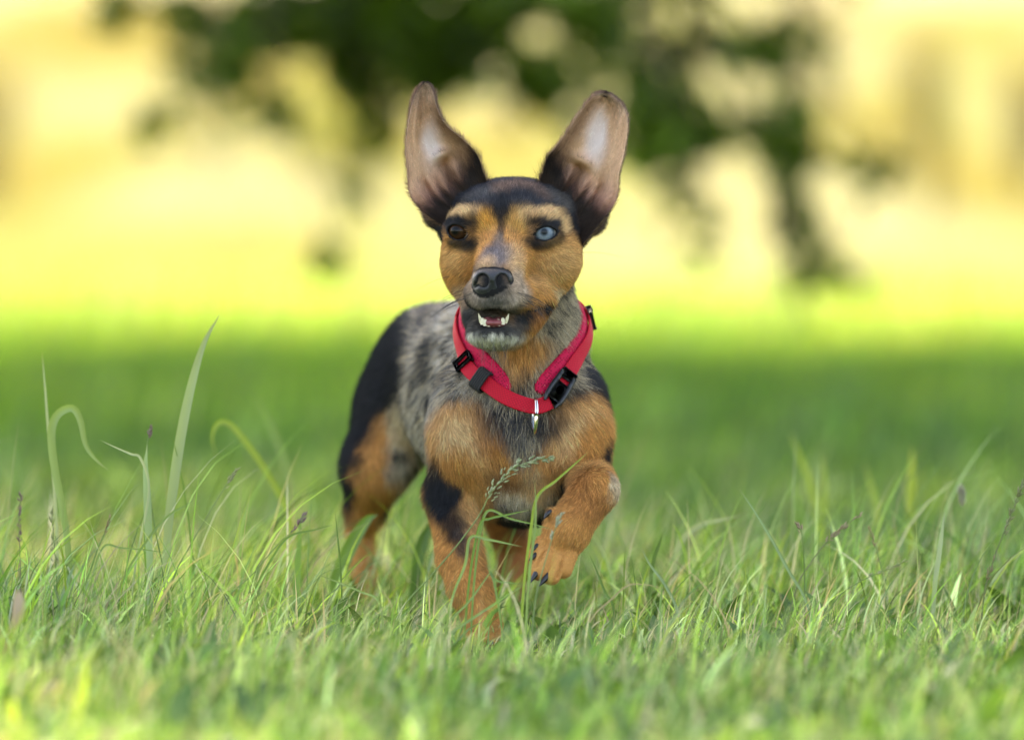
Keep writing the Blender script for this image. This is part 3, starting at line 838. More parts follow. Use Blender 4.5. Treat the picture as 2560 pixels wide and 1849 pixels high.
# nose pad (own mesh)
NP = []
_s = PR; PR = NP
ell(D(1231, 696, -34), (16.6, 13, 9.6), 4)
ell(D(1230, 729, -31), (12.5, 11, 7.8), 9)
ell(D(1230, 712, -27), (15, 12, 11), 6)
for sx, cxp in ((-1, 1206), (1, 1256)):
    ell(D(cxp, 701, -46), (5.4, 10, 6.2), 2.5, 's', rot=(0, sx * 22, 0))
    rcone(D(cxp + sx * 8, 708, -44), D(cxp + sx * 20, 716, -36), 2.6, 1.4, 2, 's')
rcone(D(1229, 708, -47), D(1229, 760, -42), 1.0, 1.3, 1.6, 's')
PR = _s
NO_V, NO_F = polygonise(NP, 0.6)

def bare(p):
    """True where the skin shows no fur"""
    b = sdf(p, NP) < 1.0
    for c, g, u, er, ha, hb in EYES:
        b |= (prim_d('a', (c, g, u, np.cross(g, u), ha + 2.6, hb + 2.2), p) < 0) & (np.linalg.norm(p - c, axis=-1) < er + 7)
    b |= prim_d('e', (D(1233, 794, -30), np.array([18., 25, 9.0]), np.eye(3)), p) < 0.6
    b |= prim_d('c', (D(1283, 790, -14), D(1366, 760, 22), 3.4, 2.6), p) < 0.4
    return b

def vnormals(V, F):
    a, b, c = V[F[:, 0]], V[F[:, 1]], V[F[:, 2]]
    n = np.cross(b - a, V[F[:, -1]] - a) if F.shape[1] == 4 else np.cross(b - a, c - a)
    N = np.zeros_like(V)
    for i in range(F.shape[1]):
        for ax in range(3):
            N[:, ax] += np.bincount(F[:, i], n[:, ax], len(V))
    return N / (np.linalg.norm(N, axis=1, keepdims=True) + 1e-9)

def sample(V, N, F, n, wfun):
    T = np.concatenate([F[:, [0, 1, 2]], F[:, [0, 2, 3]]]) if F.shape[1] == 4 else F
    a, b, c = V[T[:, 0]], V[T[:, 1]], V[T[:, 2]]
    ar = np.linalg.norm(np.cross(b - a, c - a), axis=1) * wfun((a + b + c) / 3)
    i = rng.choice(len(T), n, p=ar / ar.sum())
    r1, r2 = np.sqrt(rng.random(n)), rng.random(n)
    wa, wb, wc = (1 - r1)[:, None], (r1 * (1 - r2))[:, None], (r1 * r2)[:, None]
    t = T[i]
    nn = wa * N[t[:, 0]] + wb * N[t[:, 1]] + wc * N[t[:, 2]]
    return wa * a[i] + wb * b[i] + wc * c[i], nn / (np.linalg.norm(nn, axis=1, keepdims=True) + 1e-9)

def make_fur(name, root, nrm, comb, L, col, rad, mat, parent, lift=(.22, .5), jit=.22, clump=.30, npt=4):
    n = len(root)
    comb = comb + (np.stack([vnoise(root, .22, 51), vnoise(root, .22, 53), vnoise(root, .22, 57)], -1) - .5) * clump * 2 + rng.normal(0, jit, (n, 3))
    t = comb - (comb * nrm).sum(1, keepdims=True) * nrm
    t /= np.linalg.norm(t, axis=1, keepdims=True) + 1e-6
    lf = rng.uniform(lift[0], lift[1], (n, 1))
    L = (L * rng.uniform(.65, 1.25, n))[:, None]
    d0 = nrm * lf * 1.5 + t * (1 - lf); d0 /= np.linalg.norm(d0, axis=1, keepdims=True)
    pts = []
    for s in np.linspace(0, 1, npt):
        pts.append(root - nrm * .3 + L * (s * d0 + s * s * (t * .35 - nrm * .33 * lf + np.array([0, 0, -.06]))))
    P = np.stack(pts, 1) / 1000.0
    cu = bpy.data.hair_curves.new(name)
    cu.add_curves([npt] * n)
    cu.points.foreach_set('position', P.astype(np.float32).ravel())
    tap = np.interp(np.linspace(0, 1, npt), [0, .5, 1], [1, .85, .12])
    rr = (np.asarray(rad) * np.ones(n))[:, None] * tap[None]
    cu.points.foreach_set('radius', (rr / 1000).astype(np.float32).ravel())
    c = np.ones((n, 4), np.float32); c[:, :3] = np.clip(col, 0, 1)
    at = cu.attributes.new('col', 'FLOAT_COLOR', 'CURVE'); at.data.foreach_set('color', c.ravel())
    an = cu.attributes.new('skin_n', 'FLOAT_VECTOR', 'CURVE'); an.data.foreach_set('vector', nrm.astype(np.float32).ravel())
    cu.materials.append(mat)
    o = new_obj(name, cu, parent)
    o['kind'] = 'stuff'
    return o

def mat_fur():
    m, nt, N, L, b = nmat('fur')
    at = N.new('ShaderNodeAttribute'); at.attribute_name = 'col'
    an = N.new('ShaderNodeAttribute'); an.attribute_name = 'skin_n'
    df = N.new('ShaderNodeBsdfDiffuse')
    L.new(at.outputs['Color'], df.inputs['Color'])
    gi = N.new('ShaderNodeNewGeometry')
    nm = N.new('ShaderNodeVectorMath'); nm.operation = 'ADD'
    sc = N.new('ShaderNodeVectorMath'); sc.operation = 'SCALE'; sc.inputs['Scale'].default_value = .55
    L.new(gi.outputs['Normal'], sc.inputs[0]); L.new(sc.outputs[0], nm.inputs[0]); L.new(an.outputs['Vector'], nm.inputs[1])
    nz = N.new('ShaderNodeVectorMath'); nz.operation = 'NORMALIZE'
    L.new(nm.outputs[0], nz.inputs[0]); L.new(nz.outputs[0], df.inputs['Normal'])
    hr = N.new('ShaderNodeBsdfHair'); hr.component = 'Reflection'
    hr.inputs['Color'].default_value = (.8, .8, .82, 1); hr.inputs['RoughnessU'].default_value = .28; hr.inputs['RoughnessV'].default_value = .5
    mx = N.new('ShaderNodeMixShader'); mx.inputs[0].default_value = .024
    L.new(df.outputs[0], mx.inputs[1]); L.new(hr.outputs[0], mx.inputs[2])
    L.new(mx.outputs[0], N['Material Output'].inputs[0])
    return m

def mat_skin(name, rough=.55, bump=.0, bscale=300, spec=.4):
    m, nt, N, L, b = nmat(name)
    at = N.new('ShaderNodeAttribute'); at.attribute_name = 'col'
    L.new(at.outputs['Color'], b.inputs['Base Color'])
    b.inputs['Roughness'].default_value = rough; b.inputs['Specular IOR Level'].default_value = spec
    if bump:
        tc = N.new('ShaderNodeTexCoord')
        t2 = N.new('ShaderNodeTexVoronoi'); t2.inputs['Scale'].default_value = bscale
        L.new(tc.outputs['Object'], t2.inputs['Vector'])
        bp = N.new('ShaderNodeBump'); bp.inputs['Strength'].default_value = bump; bp.inputs['Distance'].default_value = .0006
        L.new(t2.outputs['Distance'], bp.inputs['Height']); L.new(bp.outputs[0], b.inputs['Normal'])
    return m

M_FUR, M_SKIN = mat_fur(), mat_skin('dog_skin', .75, spec=.12)
M_EAR = mat_leaf('ear_skin', trans=.12, rough=.6, tint=(1.0, .70, .58), gloss=.015)
SK_N = vnormals(SK_V, SK_F)
skc = paint(SK_V) * .8
bm_ = bare(SK_V)
skc[bm_] = (.012, .011, .012)
inm = prim_d('e', (D(1233, 794, -30), np.array([14., 24, 6.4]), np.eye(3)), SK_V) < 1.0
inm &= SK_V[:, 1] > -24
skc[inm] = (.16, .035, .035)
dog_me = mesh_np('dog', SK_V / 1000, SK_F, True, M_SKIN)
set_col(dog_me, skc)
dog = tag(new_obj('dog', dog_me), 'small black and tan merle dog trotting through the grass with one forepaw lifted', 'dog')

def fur_weight(p):
    x, y = to_px(p / 1000)
    w = np.ones(len(p))
    w *= np.where(p[:, 1] > 240, .45, 1)
    w *= np.where((p[:, 1] < 95) & (y < 860), 2.4, 1)        # face: short, dense
    w *= np.where((p[:, 2] < 150) & (p[:, 1] < 130), 1.5, 1)
    return w
NF = 360000
rt, rn = sample(SK_V, SK_N, SK_F, NF, fur_weight)
ok = ~bare(rt)
rt, rn = rt[ok], rn[ok]
fd, fl = flow(rt)
fc = paint(rt)
# single hairs differ: lightness, and dark or pale guard hairs where the coat is grizzled
fc = fc * rng.lognormal(0, .36, (len(rt), 1))
griz = (fl > 8.5) & (fc.max(1) > .07) & (fc[:, 0] < fc[:, 2] * 2.6)
rr_ = rng.random(len(rt))
cl_ = vnoise(rt, .30, 61) * .6 + vnoise(rt, .75, 67) * .4
ta_ = (fc[:, 0] > fc[:, 2] * 2.2)
fc = fc * np.where(ta_, .64 + .72 * cl_, .4 + 1.2 * cl_)[:, None]
gz_ = cl_ + (rr_ - .5) * .5
fc = np.where((griz & (gz_ > .66))[:, None], np.array(CREAM) * (.55 + .5 * rr_)[:, None], fc)
fc = np.where((griz & (gz_ < .33))[:, None], np.array(BK) * 1.5, fc)
tanm = (fc[:, 0] > .2) & (~griz) & (rr_ < .07)
fc = np.where(tanm[:, None], fc * .5, fc)
rad = np.where(fl < 5, .095, .125)
make_fur('fur', rt, rn, fd, fl, fc, rad, M_FUR, dog)

# ---- ears
def crom(P, n):
    P = np.array(P, float); m = len(P)
    Q = np.vstack([2 * P[0] - P[1], P, 2 * P[-1] - P[-2]])
    u = np.linspace(0, m - 1 - 1e-6, n); i = u.astype(int); f = (u - i)[:, None]
    a, b, c, d = Q[i], Q[i + 1], Q[i + 2], Q[i + 3]
    return .5 * (2 * b + (c - a) * f + (2 * a - 5 * b + 4 * c - d) * f * f + (3 * b - a - 3 * c + d) * f ** 3)

def make_ear(inner, outer, Yin, Yout, bowl, side):
    ns, nt = 64, 44
    I, O = crom(inner, ns), crom(outer, ns)
    s = np.linspace(0, 1, ns)[:, None]; t = np.linspace(0, 1, nt)[None]
    X = I[:, None, :] * (1 - t[..., None]) + O[:, None, :] * t[..., None]
    yi = np.interp(s, np.linspace(0, 1, len(Yin)), Yin); yo = np.interp(s, np.linspace(0, 1, len(Yout)), Yout)
    bw = np.interp(s, np.linspace(0, 1, len(bowl)), bowl)
    prof = np.clip(1 - np.abs(2 * t - 1) ** 2.2, 0, 1)
    Y = yi * (1 - t) + yo * t + bw * prof
    # folds: pocket on the outer rim, ridges near the canal
    g = lambda a, b, ra, rb: np.exp(-((s - a) / ra) ** 2 - ((t - b) / rb) ** 2)
    Y = Y - 9 * g(.22, .88, .08, .07) + 8 * g(.23, .77, .08, .04) - 9 * g(.36, .42, .035, .14) + 8 * g(.30, .45, .04, .13) - 9 * g(.20, .33, .10, .045) - 8 * g(.17, .55, .09, .045) + 6 * g(.22, .45, .07, .05) - 7 * g(.13, .68, .08, .04) - 3 * g(.55, .78, .2, .05) + 3 * g(.62, .55, .16, .12)
    Y = Y + 1.2 * (vnoise(np.stack([s * 9 + 0 * t, t * 7 + 0 * s, 0 * s + 0 * t], -1), 1.0, 71 + side) - .5) * 2
    Fp = D(X[..., 0], X[..., 1], Y)
    du = np.gradient(Fp, axis=0); dv = np.gradient(Fp, axis=1)
    n = np.cross(du, dv); n /= np.linalg.norm(n, axis=-1, keepdims=True) + 1e-9
    if n[ns // 2, nt // 2, 1] > 0: n = -n
    th = 1.0 + 2.2 * np.sqrt(prof) * (1 - .5 * s)
    Bp = Fp - n * th[..., None]
    V = np.concatenate([Fp.reshape(-1, 3), Bp.reshape(-1, 3)])
    idx = np.arange(ns * nt).reshape(ns, nt)
    q = np.stack([idx[:-1, :-1], idx[1:, :-1], idx[1:, 1:], idx[:-1, 1:]], -1).reshape(-1, 4)
    nq = np.cross(V[q[:, 1]] - V[q[:, 0]], V[q[:, 3]] - V[q[:, 0]])
    if nq[:, 1].mean() > 0: q = q[:, ::-1]
    qb = q[:, ::-1] + ns * nt
    def rim(a):
        r = np.stack([a[:-1], a[1:], a[1:] + ns * nt, a[:-1] + ns * nt], -1)
        return r
    rims = [rim(idx[:, 0]), rim(idx[:, -1])[:, ::-1], rim(idx[0, :])[:, ::-1], rim(idx[-1, :])]
    F = np.concatenate([q, qb] + rims)
    S, T = np.broadcast_to(s, (ns, nt)).ravel(), np.broadcast_to(t, (ns, nt)).ravel()
    # inside: bare pale skin in the hollow, tan at the rim, rusty near the head, darkened there to deepen fold and canal crevices
    pk = np.exp(-((S - .45 - .05 * side + .25 * (T - .45)) / .12) ** 2 - ((T - .46) / .26) ** 2)
    nz = fbm(np.stack([S * 8, T * 6, 0 * S], -1), 1.0, 80 + side)
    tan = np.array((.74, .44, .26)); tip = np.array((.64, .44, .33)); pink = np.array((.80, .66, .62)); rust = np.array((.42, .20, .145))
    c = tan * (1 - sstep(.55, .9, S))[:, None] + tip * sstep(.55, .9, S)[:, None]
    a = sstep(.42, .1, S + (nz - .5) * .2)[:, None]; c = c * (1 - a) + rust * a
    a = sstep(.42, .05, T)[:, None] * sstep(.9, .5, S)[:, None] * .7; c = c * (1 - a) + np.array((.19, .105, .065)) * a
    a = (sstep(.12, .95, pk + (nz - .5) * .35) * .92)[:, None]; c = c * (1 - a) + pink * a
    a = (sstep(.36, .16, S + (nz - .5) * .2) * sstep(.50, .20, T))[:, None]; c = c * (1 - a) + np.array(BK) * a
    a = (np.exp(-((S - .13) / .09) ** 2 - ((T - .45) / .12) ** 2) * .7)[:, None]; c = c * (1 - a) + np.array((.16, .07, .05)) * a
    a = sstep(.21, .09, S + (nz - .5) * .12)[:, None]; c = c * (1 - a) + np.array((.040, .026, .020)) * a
    edge = (1 - prof * np.ones((ns, nt))).ravel()[:, None]
    back = np.array((.045, .032, .028)) * (1 - edge ** 1.5) + np.array((.34, .21, .14)) * edge ** 1.5
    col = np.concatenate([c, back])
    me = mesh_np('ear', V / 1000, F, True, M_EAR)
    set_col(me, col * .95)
    o = new_obj('ear', me, dog)
    N = vnormals(V, F)
    # fur on the ear
    nf = 26000
    fi = rng.integers(0, ns * nt * 2, nf)
    root = V[fi] + rng.normal(0, .35, (nf, 3)); nn = N[fi]
    isb = fi >= ns * nt
    ss, tt = S[fi % (ns * nt)], T[fi % (ns * nt)]
    keep = isb | (rng.random(nf) > pk[fi % (ns * nt)] * .8)
    root, nn, isb, ss, tt, fi = root[keep], nn[keep], isb[keep], ss[keep], tt[keep], fi[keep]
    up = du.reshape(-1, 3)[fi % (ns * nt)]; up = up / (np.linalg.norm(up, axis=1, keepdims=True) + 1e-9)
    out = dv.reshape(-1, 3)[fi % (ns * nt)]; out = out / (np.linalg.norm(out, axis=1, keepdims=True) + 1e-9)
    comb = up * .8 + out * ((tt - .5) * 1.2)[:, None]
    Ln = np.where(isb, 4.5, np.where((ss < .3) & (tt < .6) | (ss < .16), 8.0, np.where(ss < .3, 4.5, 2.8))) * np.where((tt < .1) & (ss < .6), 1.5, 1) * np.interp(ss, [0, .75, 1], [1, 1, .35])
    cc = col[fi] * rng.lognormal(0, .22, (len(fi), 1))
    cc = cc * (.65 + .7 * vnoise(root, .35, 63))[:, None]
    make_fur('ear_fur', root, nn, comb, Ln, cc, .085, M_FUR, o, lift=(.12, .34))
    return o

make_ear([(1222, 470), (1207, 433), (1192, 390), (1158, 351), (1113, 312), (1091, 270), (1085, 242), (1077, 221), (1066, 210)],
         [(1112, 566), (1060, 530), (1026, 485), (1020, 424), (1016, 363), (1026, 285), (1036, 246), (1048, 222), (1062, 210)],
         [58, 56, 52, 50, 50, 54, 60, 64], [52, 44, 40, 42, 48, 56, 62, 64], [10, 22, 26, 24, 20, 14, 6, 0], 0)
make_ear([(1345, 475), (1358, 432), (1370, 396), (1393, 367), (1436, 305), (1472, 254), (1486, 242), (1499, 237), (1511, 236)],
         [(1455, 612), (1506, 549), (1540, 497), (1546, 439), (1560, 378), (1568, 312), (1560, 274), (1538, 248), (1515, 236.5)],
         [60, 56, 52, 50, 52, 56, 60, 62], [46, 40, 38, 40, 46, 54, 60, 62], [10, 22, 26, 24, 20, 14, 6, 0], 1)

# ---- nose pad
nose_m = mat_plain('nose_leather', (.013, .014, .017), .40, spec=.5, noise=.3, nscale=400, bump=.55, bscale=1500)
new_obj('nose', mesh_np('nose', NO_V / 1000, NO_F, True, nose_m), dog)

# ---- eyes
def mat_eye(name, iris1, iris2, pupil, irr, pup):
    m, nt, N, L, b = nmat(name)
    tc = N.new('ShaderNodeTexCoord'); sp = N.new('ShaderNodeSeparateXYZ'); L.new(tc.outputs['Object'], sp.inputs[0])
    cb = N.new('ShaderNodeCombineXYZ'); L.new(sp.outputs[0], cb.inputs[0]); L.new(sp.outputs[1], cb.inputs[1])
    ln = N.new('ShaderNodeVectorMath'); ln.operation = 'LENGTH'; L.new(cb.outputs[0], ln.inputs[0])
    nz = N.new('ShaderNodeTexNoise'); nz.inputs['Scale'].default_value = 900; nz.inputs['Detail'].default_value = 3
    L.new(tc.outputs['Object'], nz.inputs['Vector'])
    ir = N.new('ShaderNodeMix'); ir.data_type = 'RGBA'; ir.inputs[6].default_value = (*iris1, 1); ir.inputs[7].default_value = (*iris2, 1)
    L.new(nz.outputs['Fac'], ir.inputs[0])
    def ramp(lo, hi):
        r = N.new('ShaderNodeMapRange'); r.inputs[1].default_value = lo; r.inputs[2].default_value = hi; L.new(ln.outputs['Value'], r.inputs[0]); return r
    m1 = N.new('ShaderNodeMix'); m1.data_type = 'RGBA'; m1.inputs[6].default_value = (*pupil, 1)
    L.new(ramp(pup * .65, pup * 1.3).outputs[0], m1.inputs[0]); L.new(ir.outputs[2], m1.inputs[7])
    m2 = N.new('ShaderNodeMix'); m2.data_type = 'RGBA'; m2.inputs[7].default_value = (.22, .21, .20, 1)
    L.new(ramp(irr * .94, irr * 1.03).outputs[0], m2.inputs[0]); L.new(m1.outputs[2], m2.inputs[6])
    m3 = N.new('ShaderNodeMix'); m3.data_type = 'RGBA'; m3.inputs[7].default_value = (*[q * .18 for q in iris1], 1)
    rg = N.new('ShaderNodeMapRange'); rg.interpolation_type = 'SMOOTHSTEP'; rg.inputs[1].default_value = irr * .62; rg.inputs[2].default_value = irr * .98; rg.inputs[4].default_value = .75
    L.new(ln.outputs['Value'], rg.inputs[0]); L.new(rg.outputs[0], m3.inputs[0]); L.new(m1.outputs[2], m3.inputs[6]); L.new(m3.outputs[2], m2.inputs[6])
    L.new(m2.outputs[2], b.inputs['Base Color'])
    b.inputs['Roughness'].default_value = .35; b.inputs['Specular IOR Level'].default_value = 0; b.inputs['Coat Weight'].default_value = .32; b.inputs['Coat Roughness'].default_value = .03; b.inputs['Coat IOR'].default_value = 1.5
    return m

def lathe(profile, seg=24):
    pr = np.array(profile, float); a = np.linspace(0, 2 * math.pi, seg, endpoint=False)
    V = np.stack([pr[:, 0][:, None] * np.cos(a), pr[:, 0][:, None] * np.sin(a), np.repeat(pr[:, 1][:, None], seg, 1)], -1).reshape(-1, 3)
    i = np.arange(len(pr) - 1)[:, None] * seg; j = np.arange(seg)[None]; j2 = (j + 1) % seg
    F = np.stack([i + j, i + j2, i + seg + j2, i + seg + j], -1).reshape(-1, 4)
    return V, F

eye_mats = [mat_eye('brown_eye', (.022, .010, .005), (.050, .022, .009), (.004, .004, .004), .0088, .0040),
            mat_eye('blue_eye', (.085, .115, .15), (.22, .27, .32), (.012, .016, .022), .0086, .0033)]
gz = [(-.40, -.90, .08), (-.02, -.99, .10)]
for (c, g, u, er, ha, hb), m, gg in zip(EYES, eye_mats, gz):
    th = np.linspace(0.001, math.pi - .001, 28)
    prof = [(er * math.sin(q), er * math.cos(q) + (1.2 * max(0, 1 - (q / .75) ** 2))) for q in th]
    V, F = lathe(prof, 32)
    o = new_obj('eye', mesh_np('eye', V / 1000, F[:, ::-1], True, m), dog)
    o.location = Vector(c / 1000)
    o.rotation_euler = Vector(gg).to_track_quat('Z', 'Y').to_euler()

# ---- tongue, teeth
T0 = PR; PR = []
ell(D(1234, 806, -6), (11.5, 22, 5.2), 3)
rcone(D(1234, 794, -22), D(1236, 790, 12), .9, .9, 3, 's')
TG = PR; PR = T0
tv, tf = polygonise(TG, 1.0)
new_obj('tongue', mesh_np('tongue', tv / 1000, tf, True, mat_plain('tongue', (.26, .062, .068), .38, spec=.5, noise=.25, nscale=300, bump=.4, bscale=900)), dog)
tooth_m = mat_plain('tooth_enamel', (.70, .64, .46), .3, spec=.5, noise=.08, nscale=300)
def tube(path, radii, seg=10, name='tube', mat=None, cap=True):
    P = np.array(path, float); n = len(P)
    T = np.gradient(P, axis=0); T /= np.linalg.norm(T, axis=1, keepdims=True) + 1e-9
    ref = np.array([0, 1., 0]) if abs(T[0, 1]) < .8 else np.array([1., 0, 0])
    V = []
    a = np.linspace(0, 2 * math.pi, seg, endpoint=False)
    for i in range(n):
        s1 = np.cross(T[i], ref); s1 /= np.linalg.norm(s1) + 1e-9; s2 = np.cross(T[i], s1)
        r = radii[i]; r1, r2 = (r if isinstance(r, (tuple, list)) else (r, r))
        V.append(P[i] + np.cos(a)[:, None] * s1 * r1 + np.sin(a)[:, None] * s2 * r2)
    V = np.concatenate(V)
    i = np.arange(n - 1)[:, None] * seg; j = np.arange(seg)[None]; j2 = (j + 1) % seg
    F = np.stack([i + j, i + seg + j, i + seg + j2, i + j2], -1).reshape(-1, 4)
    V = np.vstack([V, P[0], P[-1]])
    k = np.arange(seg); k2 = (k + 1) % seg; c0, c1 = len(V) - 2, len(V) - 1
    tri = np.concatenate([np.stack([k2, np.full(seg, c0), k], -1)[:, ::-1], np.stack([k + (n - 1) * seg, np.full(seg, c1), k2 + (n - 1) * seg], -1)[:, ::-1]])
    return V, [F, tri]
for (x0, y0, x1, y1, r) in ((1204, 806, 1196, 783, 1.5), (1264, 806, 1272, 784, 1.5)):
    a, b = D(x0, y0, -19), D(x1, y1, -21)
    q = [a * (1 - t) + b * t + np.array([0, -.8 * math.sin(t * 3.1), 0]) for t in np.linspace(0, 1, 7)]
    V, F = tube(q, [r, r * 1.02, r * .95, r * .82, r * .62, r * .38, .25], 10)
    new_obj('tooth', mesh_np('tooth', V / 1000, F, True, tooth_m), dog)
for (x, y) in ((1206, 803), (1213, 806.5), (1223, 808), (1234, 808), (1246, 806.5), (1257, 803)):
    a, b = D(x, y + 8, -22.5), D(x, y - 9, -23)
    q = [a * (1 - t) + b * t for t in np.linspace(0, 1, 6)]
    V, F = tube(q, [(1.5, 1.2), (1.65, 1.2), (1.75, 1.15), (1.7, 1.0), (1.4, .75), (.7, .35)], 10)
    new_obj('tooth', mesh_np('tooth', V / 1000, F, True, tooth_m), dog)

# ---- claws
claw_m = mat_plain('claw_horn', (.012, .011, .012), .32, spec=.5, noise=.4, nscale=200)
def claw(p0, p1, drop, r):
    q = [p0 * (1 - t) + p1 * t + np.array(drop) * (t * t) for t in np.linspace(0, 1, 8)]
    V, F = tube(q, [r * k for k in (1, 1.05, 1.0, .92, .8, .62, .4, .12)], 10)
    new_obj('claw', mesh_np('claw', V / 1000, F, True, claw_m), dog)
claw(D(1343, 1384, 27), D(1322, 1397, 17), (0, 0, -1.5), 2.5)
claw(D(1347, 1423, 17), D(1327, 1449, 10), (0, 0, -2), 2.7)
claw(D(1374, 1433, 17), D(1350, 1462, 10), (-1, 0, -1), 2.6)
claw(D(1404, 1424, 25), D(1388, 1456, 18), (-.5, 0, -1), 2.5)
claw(D(1344, 1362, 30), D(1331, 1374, 24), (-.5, 0, -1), 2.0)
claw(D(1376, 1279, 30), D(1360, 1283, 25), (0, 0, -4.5), 2.7)
for tx, ty, tY in ((1180, 1598, 28), (1203, 1603, 19), (1228, 1603, 19), (1250, 1598, 28)):
    claw(D(tx, ty, tY), D(tx, ty + 8, tY - 9), (0, 0, -1), 2.0)

# ---- whiskers
wh = []
def whisk(x, y, dx, dy, L, dY=-.2):
    p, okk = hit([x], [y]);
    d = np.array([dx, dY, -dy]); d /= np.linalg.norm(d)
    wh.append([p[0] + d * L * t + np.array([0, 0, -1]) * (L * .22) * t * t for t in (0, .33, .66, 1)])
for k in range(9):
    whisk(1165 + rng.uniform(-12, 14), 735 + rng.uniform(-18, 24), -1, rng.uniform(-.25, .5), rng.uniform(24, 46), rng.uniform(-.3, .3))
for k in range(12):
    whisk(1300 + rng.uniform(-10, 24), 745 + rng.uniform(-18, 20), 1, rng.uniform(.1, .8), rng.uniform(18, 34), rng.uniform(-.5, 0))
for a in ((1106, 622, -1, -.85, 40), (1104, 640, -1, -.12, 44), (1448, 632, 1, -.10, 42), (1130, 690, -1, .15, 30)): whisk(*a)
for k in range(10):
    whisk(1215 + rng.uniform(-25, 60), 850, rng.uniform(-.3, .5), 1, rng.uniform(12, 26), -.1)
cu = bpy.data.hair_curves.new('whiskers')
cu.add_curves([4] * len(wh))
cu.points.foreach_set('position', (np.array(wh) / 1000).astype(np.float32).ravel())
cu.points.foreach_set('radius', np.tile(np.array([.20, .16, .11, .04]) / 1000, len(wh)).astype(np.float32))
cu.materials.append(mat_plain('whisker', (.03, .028, .026), .4))
new_obj('whiskers', cu, dog)

# ================================================================== collar
collar = tag(new_obj('dog_collar', None), 'red nylon collar with padded mesh lining and black clips round the dog\'s neck', 'collar')
collar.location = Vector(px(1310, 1000, .05))
CINV = Matrix.Translation(-collar.location)
def mat_web(name, col, sx, sy, bump, holes=False):
    m, nt, N, L, b = nmat(name)
    uv = N.new('ShaderNodeAttribute'); uv.attribute_name = 'band'
    mp = N.new('ShaderNodeMapping'); mp.inputs['Scale'].default_value = (sx, sy, 1); L.new(uv.outputs['Vector'], mp.inputs[0])
    v = N.new('ShaderNodeTexVoronoi') if holes else N.new('ShaderNodeTexChecker')
    v.inputs['Scale'].default_value = 1.0
    L.new(mp.outputs[0], v.inputs['Vector'])
    out = v.outputs['Distance'] if holes else v.outputs['Fac']
    mx = N.new('ShaderNodeMix'); mx.data_type = 'RGBA'
    if holes:
        v.inputs['Randomness'].default_value = .35
        rp = N.new('ShaderNodeMapRange'); rp.inputs[1].default_value = .16; rp.inputs[2].default_value = .34; L.new(out, rp.inputs[0]); out = rp.outputs[0]
        mx.inputs[6].default_value = (*[c * .22 for c in col], 1)
    else:
        mx.inputs[6].default_value = (*[c * .72 for c in col], 1)
    mx.inputs[7].default_value = (*col, 1)
    L.new(out, mx.inputs[0]); L.new(mx.outputs[2], b.inputs['Base Color'])
    b.inputs['Roughness'].default_value = .7; b.inputs['Specular IOR Level'].default_value = .25
    b.inputs['Sheen Weight'].default_value = 0.0
    bp = N.new('ShaderNodeBump'); bp.inputs['Strength'].default_value = bump; bp.inputs['Distance'].default_value = .0006
    L.new(out, bp.inputs['Height']); L.new(bp.outputs[0], b.inputs['Normal'])
    return m
PAD_M = mat_web('padded_mesh', (.52, .003, .045), 420, 520, .9, True)
STRAP_M = mat_web('nylon_webbing', (.55, .004, .022), 700, 700, .5)
BLACK_M = mat_plain('black_plastic', (.014, .015, .017), .38, spec=.5, noise=.2, nscale=200)
ELAS_M = mat_plain('black_elastic', (.016, .016, .017), .7, spec=.3, noise=.3, nscale=300)
STEEL_M = mat_plain('steel', (.75, .74, .70), .18, metal=1.0, noise=.05)

def band(name, path, width, thick, off, mat, parent=collar, n=60, taper=None, project=True, roll=0.0, bulge=0.0):
    """a strip laid round the neck; width runs along the neck, rounded edges"""
    C = crom(path, n)
    if project:
        C = onto(C, off)
        for _ in range(3): C[1:-1] = (C[:-2] + 2 * C[1:-1] + C[2:]) / 4
    Nn = grad(C, e=4.0)
    for _ in range(6): Nn[1:-1] = (Nn[:-2] + 2 * Nn[1:-1] + Nn[2:]) / 4
    Nn /= np.linalg.norm(Nn, axis=1, keepdims=True)
    T = np.gradient(C, axis=0); T /= np.linalg.norm(T, axis=1, keepdims=True)
    W = np.cross(T, Nn); W /= np.linalg.norm(W, axis=1, keepdims=True)
    Nn = np.cross(W, T)
    if roll:
        W, Nn = W * math.cos(roll) + Nn * math.sin(roll), Nn * math.cos(roll) - W * math.sin(roll)
    prof = []
    m = 16
    for k in range(m):
        a = 2 * math.pi * k / m
        ca, sa = math.cos(a), math.sin(a)
        e = .35
        prof.append((math.copysign(abs(ca) ** e, ca), math.copysign(abs(sa) ** (1 if bulge else .5), sa)))
    prof = np.array(prof)
    wd = width / 2 * (np.ones(n) if taper is None else np.interp(np.linspace(0, 1, n), *taper))
    V = C[:, None] + W[:, None] * (prof[None, :, :1] * wd[:, None, None]) + Nn[:, None] * (prof[None, :, 1:] * thick / 2)
    arc = np.concatenate([[0], np.cumsum(np.linalg.norm(np.diff(C, axis=0), axis=1))])
    bandc = np.stack([np.repeat(arc[:, None], m, 1), prof[None, :, 0] * wd[:, None], np.repeat(prof[None, :, 1] * thick, n, 0)], -1).reshape(-1, 3) / 1000
    i = np.arange(n - 1)[:, None] * m; j = np.arange(m)[None]; j2 = (j + 1) % m
    F = np.stack([i + j, i + j2, i + m + j2, i + m + j], -1).reshape(-1, 4)
    V = V.reshape(-1, 3)
    capa = np.arange(m)[None, ::-1]; capb = (np.arange(m) + (n - 1) * m)[None]
    me = mesh_np(name, V / 1000 + np.array(CINV.translation), [F, capa, capb], True, mat)
    at = me.attributes.new('band', 'FLOAT_VECTOR', 'POINT'); at.data.foreach_set('vector', bandc.astype(np.float32).ravel())
    o = new_obj(name, me, parent)
    return o, C, T, W, Nn

